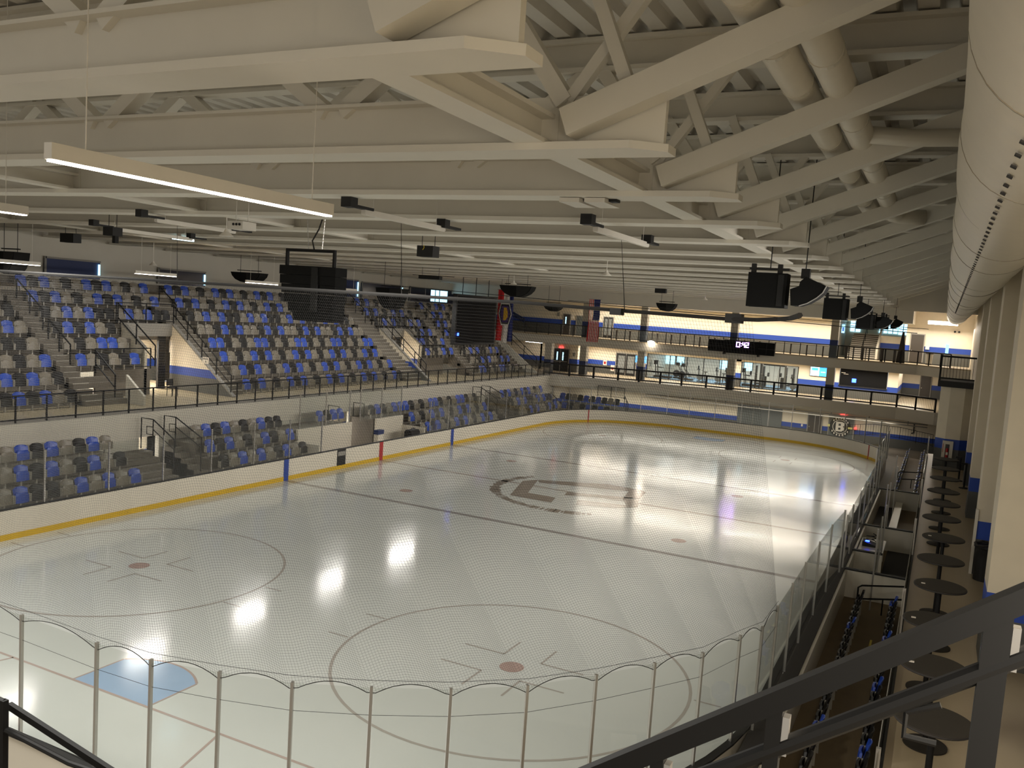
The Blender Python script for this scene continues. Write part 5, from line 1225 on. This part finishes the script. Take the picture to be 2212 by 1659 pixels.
t = thing('hanging_sign', (16.3, 69.9, 8.4), 'small blue and white sign on the far right upper wall', 'sign'); MB().box(16.15, 16.4, 70.4, 70.46, 8.0, 8.75).build('sign_plate', M['sign_blue'], t)
t = thing('wall_box', (14.75, 70.45, 8.4), 'small pale box on the blue stripe right of the grey upper door', 'wall box'); MB().box(14.6, 14.9, 70.38, 70.48, 8.2, 8.5).build('case', M['paper'], t)
t = thing('emergency_light', (16.8, 70.4, 9.9), 'twin spot emergency light high on the far right wall', 'light')
for dx in (-.18, .14): MB().tube((16.9 + dx, 70.3, 9.85), (16.9 + dx, 70.42, 9.85), 0.09, 12).build('spot', M['black'], t)
MB().box(16.8, 17.0, 70.38, 70.48, 9.78, 9.92).build('case', M['paper'], t)
t = thing('trash_can', (14.9, 68.6, Z2), 'grey rubbish bin on the far upper balcony', 'bin'); MB().lathe([(0.24, 0), (0.3, 0.85), (0.3, 0.9)], (15.0, 68.6, Z2), 18).build('bin_body', M['grey_paint'], t); MB().lathe([(0.32, 0.9), (0.33, 1.0), (0.2, 1.08)], (15.0, 68.6, Z2), 18).build('lid', M['door_dark'], t)
t = thing('banner_stand', (12.9, 67.5, Z2), 'tall dark draped stand in front of the far upper stairs', 'stand')
MB().prism([(12.5, 67.6, Z2), (13.2, 67.6, Z2), (13.1, 67.6, Z2 + 1.2), (12.95, 67.6, Z2 + 2.6), (12.8, 67.6, Z2 + 2.6), (12.65, 67.6, Z2 + 1.2)], (0, 0.3, 0)).build('drape', M['black'], t)
t = thing('drink_ledge', (11, 67.2, 8.0), 'long pale drink ledge with dark stools behind the far upper rail', 'ledge')
MB().box(8.3, 13.8, 67.0, 67.4, 7.96, 8.02).build('ledge_top', M['floor'], t)
for x in (8.6, 9.9, 11.4, 12.4): MB().box(x - 0.1, x + 0.1, 67.1, 67.3, Z2, 7.96).build('support', M['door_dark'], t)
t = thing('drink_ledge', (-5.5, 67.2, 7.9), 'long pale drink ledge behind the far upper rail left of the scoreboard', 'ledge')
MB().box(-12.5, -1.4, 67.0, 67.4, 7.84, 7.9).box(-0.3, 7.2, 67, 67.4, 7.84, 7.9).build('ledge_top', M['floor'], t)
for k in range(15):
    x = -12.2 + 1.35 * k
    if not -1.4 < x < -.3: MB().box(x - 0.05, x + 0.05, 67.1, 67.3, Z2, 7.84).build('support', M['door_dark'], t)
# lower level
def lo(x0, x1, z0, z1):
    a = low(x0, z0); b = low(x1, z1); return a[0], b[0], a[1], b[1]
a = lo(-0.68, 3.38, 0.0, 1.78)
d = struct(MB().box(a[0], a[1], 66.72, 66.8, -0.12, a[3]).build('door_20', M['door_grey']), 'wide grey roll door under the far balcony')
mb = MB()
for k in range(1, 3): mb.box(a[0] + (a[1] - a[0]) * (k * .36) - 0.02, a[0] + (a[1] - a[0]) * (k * .36) + 0.02, 66.70, 66.72, -0.1, a[3])
mb.build('door_seam', M['grey_paint'], d)
a = lo(5.72, 6.86, 0.0, 1.66); door(21, a[0], a[1], 66.8, -0.12, a[3], 'door_dark', 'dark double door under the far balcony', (), None, 2)
a = lo(7.52, 9.58, 0.0, 1.70); d = door(22, a[0], a[1], 66.8, -0.12, a[3], 'door_grey', 'grey door carrying the round club emblem')
cx, cz = low(8.46, 0.82)
lg = thing('club_emblem', (cx, 66.68, cz), 'round black and white club emblem with a letter B on the grey lower door', 'emblem')
def discz(mb, x, z, r, y, t, n=32): mb.prism([(x + r * math.cos(2 * PI * i / n), y, z + r * math.sin(2 * PI * i / n)) for i in range(n)], (0, t, 0))
mb = MB(); discz(mb, cx, cz, 0.86, 66.66, 0.03); mb.build('outer_ring', M['black'], lg)
mb = MB(); discz(mb, cx, cz, 0.60, 66.645, 0.015); mb.build('inner_ring', M['paper'], lg)
mb = MB(); discz(mb, cx, cz, 0.55, 66.635, 0.01); mb.build('centre', M['black'], lg)
MB().prism([(cx - 0.34, 66.62, cz - 0.40), (cx + 0.16, 66.62, cz - 0.40), (cx + 0.36, 66.62, cz - 0.22), (cx + 0.34, 66.62, cz - 0.06), (cx + 0.22, 66.62, cz + 0.02), (cx + 0.36, 66.62, cz + 0.14), (cx + 0.32, 66.62, cz + 0.34), (cx + 0.14, 66.62, cz + 0.42), (cx - 0.34, 66.62, cz + 0.42)], (0, 0.012, 0)).build('letter_b', M['paper'], lg)
MB().box(cx - 0.12, cx + 0.06, 66.608, 66.62, cz + 0.08, cz + 0.26).box(cx - 0.12, cx + 0.06, 66.608, 66.62, cz - 0.26, cz - 0.08).build('letter_gap', M['black'], lg)
mb = MB()
for k in list(range(35, 150, 17)) + list(range(215, 330, 19)):
    an = math.radians(k); c = Vector((cx + 0.73 * math.cos(an), 66.645, cz + 0.73 * math.sin(an))); mb.bar(c - Vector((0, 0, .075)), c + Vector((0, 0, .075)), 0.10, 0.012, (0, 1, 0))
mb.build('ring_marks', M['paper'], lg)
MB().box(cx - 1.0, cx - 0.82, 66.64, 66.66, cz - 0.08, cz + 0.12).box(cx + 0.66, cx + 1.02, 66.63, 66.66, cz - 0.12, cz + 0.04).build('yellow_tabs', M['paper_yellow'], lg)
a = lo(8.4, 8.9, 1.78, 1.9); t = thing('exit_sign', (a[0], 66.7, a[2]), 'dim red exit sign above the emblem door', 'sign'); MB().box(a[0], a[1], 66.68, 66.74, a[2], a[3] + .03).build('sign_box', M['sign_red'], t)
x, z = low(9.75, 0.85); t = thing('alarm_light', (x, 66.7, z), 'round red alarm light right of the emblem door', 'light'); MB().lathe([(0.1, 0), (0.12, 0.08), (0.06, 0.18)], (x, 66.6, z - 0.1), 14).build('dome', M['sign_red'], t); MB().box(x - .1, x + .1, 66.62, 66.8, z - .16, z - .1).build('mount', M['ext_red'], t)
x, z = low(14.43, 1.43); t = thing('wall_letter', (x, 66.7, z), 'large dark letter J on the white lower wall', 'letter')
text('J', (x, 66.76, z), 0.95, M['door_dark'], t, ext=0.02)
for x0, z0, lab in ((5.2, 0.55, 'small pale socket plate on the lower blue stripe'),):
    x, z = low(x0, z0); t = thing('socket_plate', (x, 66.75, z), lab, 'plate'); MB().box(x - .07, x + .07, 66.74, 66.8, z - .1, z + .1).build('plate', M['paper'], t)
# pipes under the far middle balcony
for i, (z, lab) in enumerate(((2.2, 'upper'), (2.02, 'lower'))):
    t = thing('service_pipe', (0, 66.1, z), 'grey service pipe under the far balcony, the %s one' % lab, 'pipe', 'service pipes')
    MB().tube((-8.5, 66.1 - 0.2 * i, z), (15.5, 65.7 - 0.2 * i, z), 0.045, 8).build('pipe', M['grey_paint'], t)
    for k in range(8): MB().box(-7 + 3 * k, -6.93 + 3 * k, 66.05 - 0.2 * i, 66.12 - 0.2 * i, z, 2.36).build('hanger', M['grey_paint'], t)
t = thing('round_lamp', (-15, 66.0, 6.98), 'round lit dome light at the foot of the flag', 'light'); MB().lathe([(0.05, 0.18), (0.3, 0.1), (0.34, 0.0)], (-8.35, 66.0, 6.98), 20).build('dome', M['lamp_on'], t)
t = thing('lit_ceiling_lamp', (-14.3, 17.4, 11.1), 'short cool white lamp under the trusses above the left stand', 'light'); MB().box(-14.1, -13.9, 16.9, 17.9, 11.12, 11.2).build('diffuser', M['lamp_cool'], t); MB().box(-14.1, -13.9, 16.9, 17.9, 11.2, 11.28).build('housing', M['white_body'], t)
# small sign on the entrance wall
t = thing('entrance_sign', (-20.6, 25.0, 4.95), 'small framed sign on the white wall of the first stand entrance', 'sign')
MB().box(-20.75, -20.3, 24.98, 25.01, 5.0, 5.35).build('plate', M['paper'], t); MB().box(-20.72, -20.33, 24.975, 24.98, 5.22, 5.3).box(-20.55, -20.45, 24.975, 24.98, 5.05, 5.15).build('print', M['grey_paint'], t)
# folding chair by the first entrance
t = thing('folding_chair', (-20.4, 22.6, Z1), 'black folding chair standing by the first stand entrance', 'chair')
MB().box(-20.5, -20.1, 22.4, 22.8, 3.78, 3.82).build('seat', M['black'], t); MB().box(-20.52, -20.48, 22.4, 22.8, 3.9, 4.25).build('backrest', M['black'], t)
for sx in (-20.48, -20.12):
    for sy in (22.42, 22.78): MB().box(sx - .012, sx + .012, sy - .012, sy + .012, Z1, 3.8 if sx > -20.3 else 4.25).build('leg', M['rail'], t)
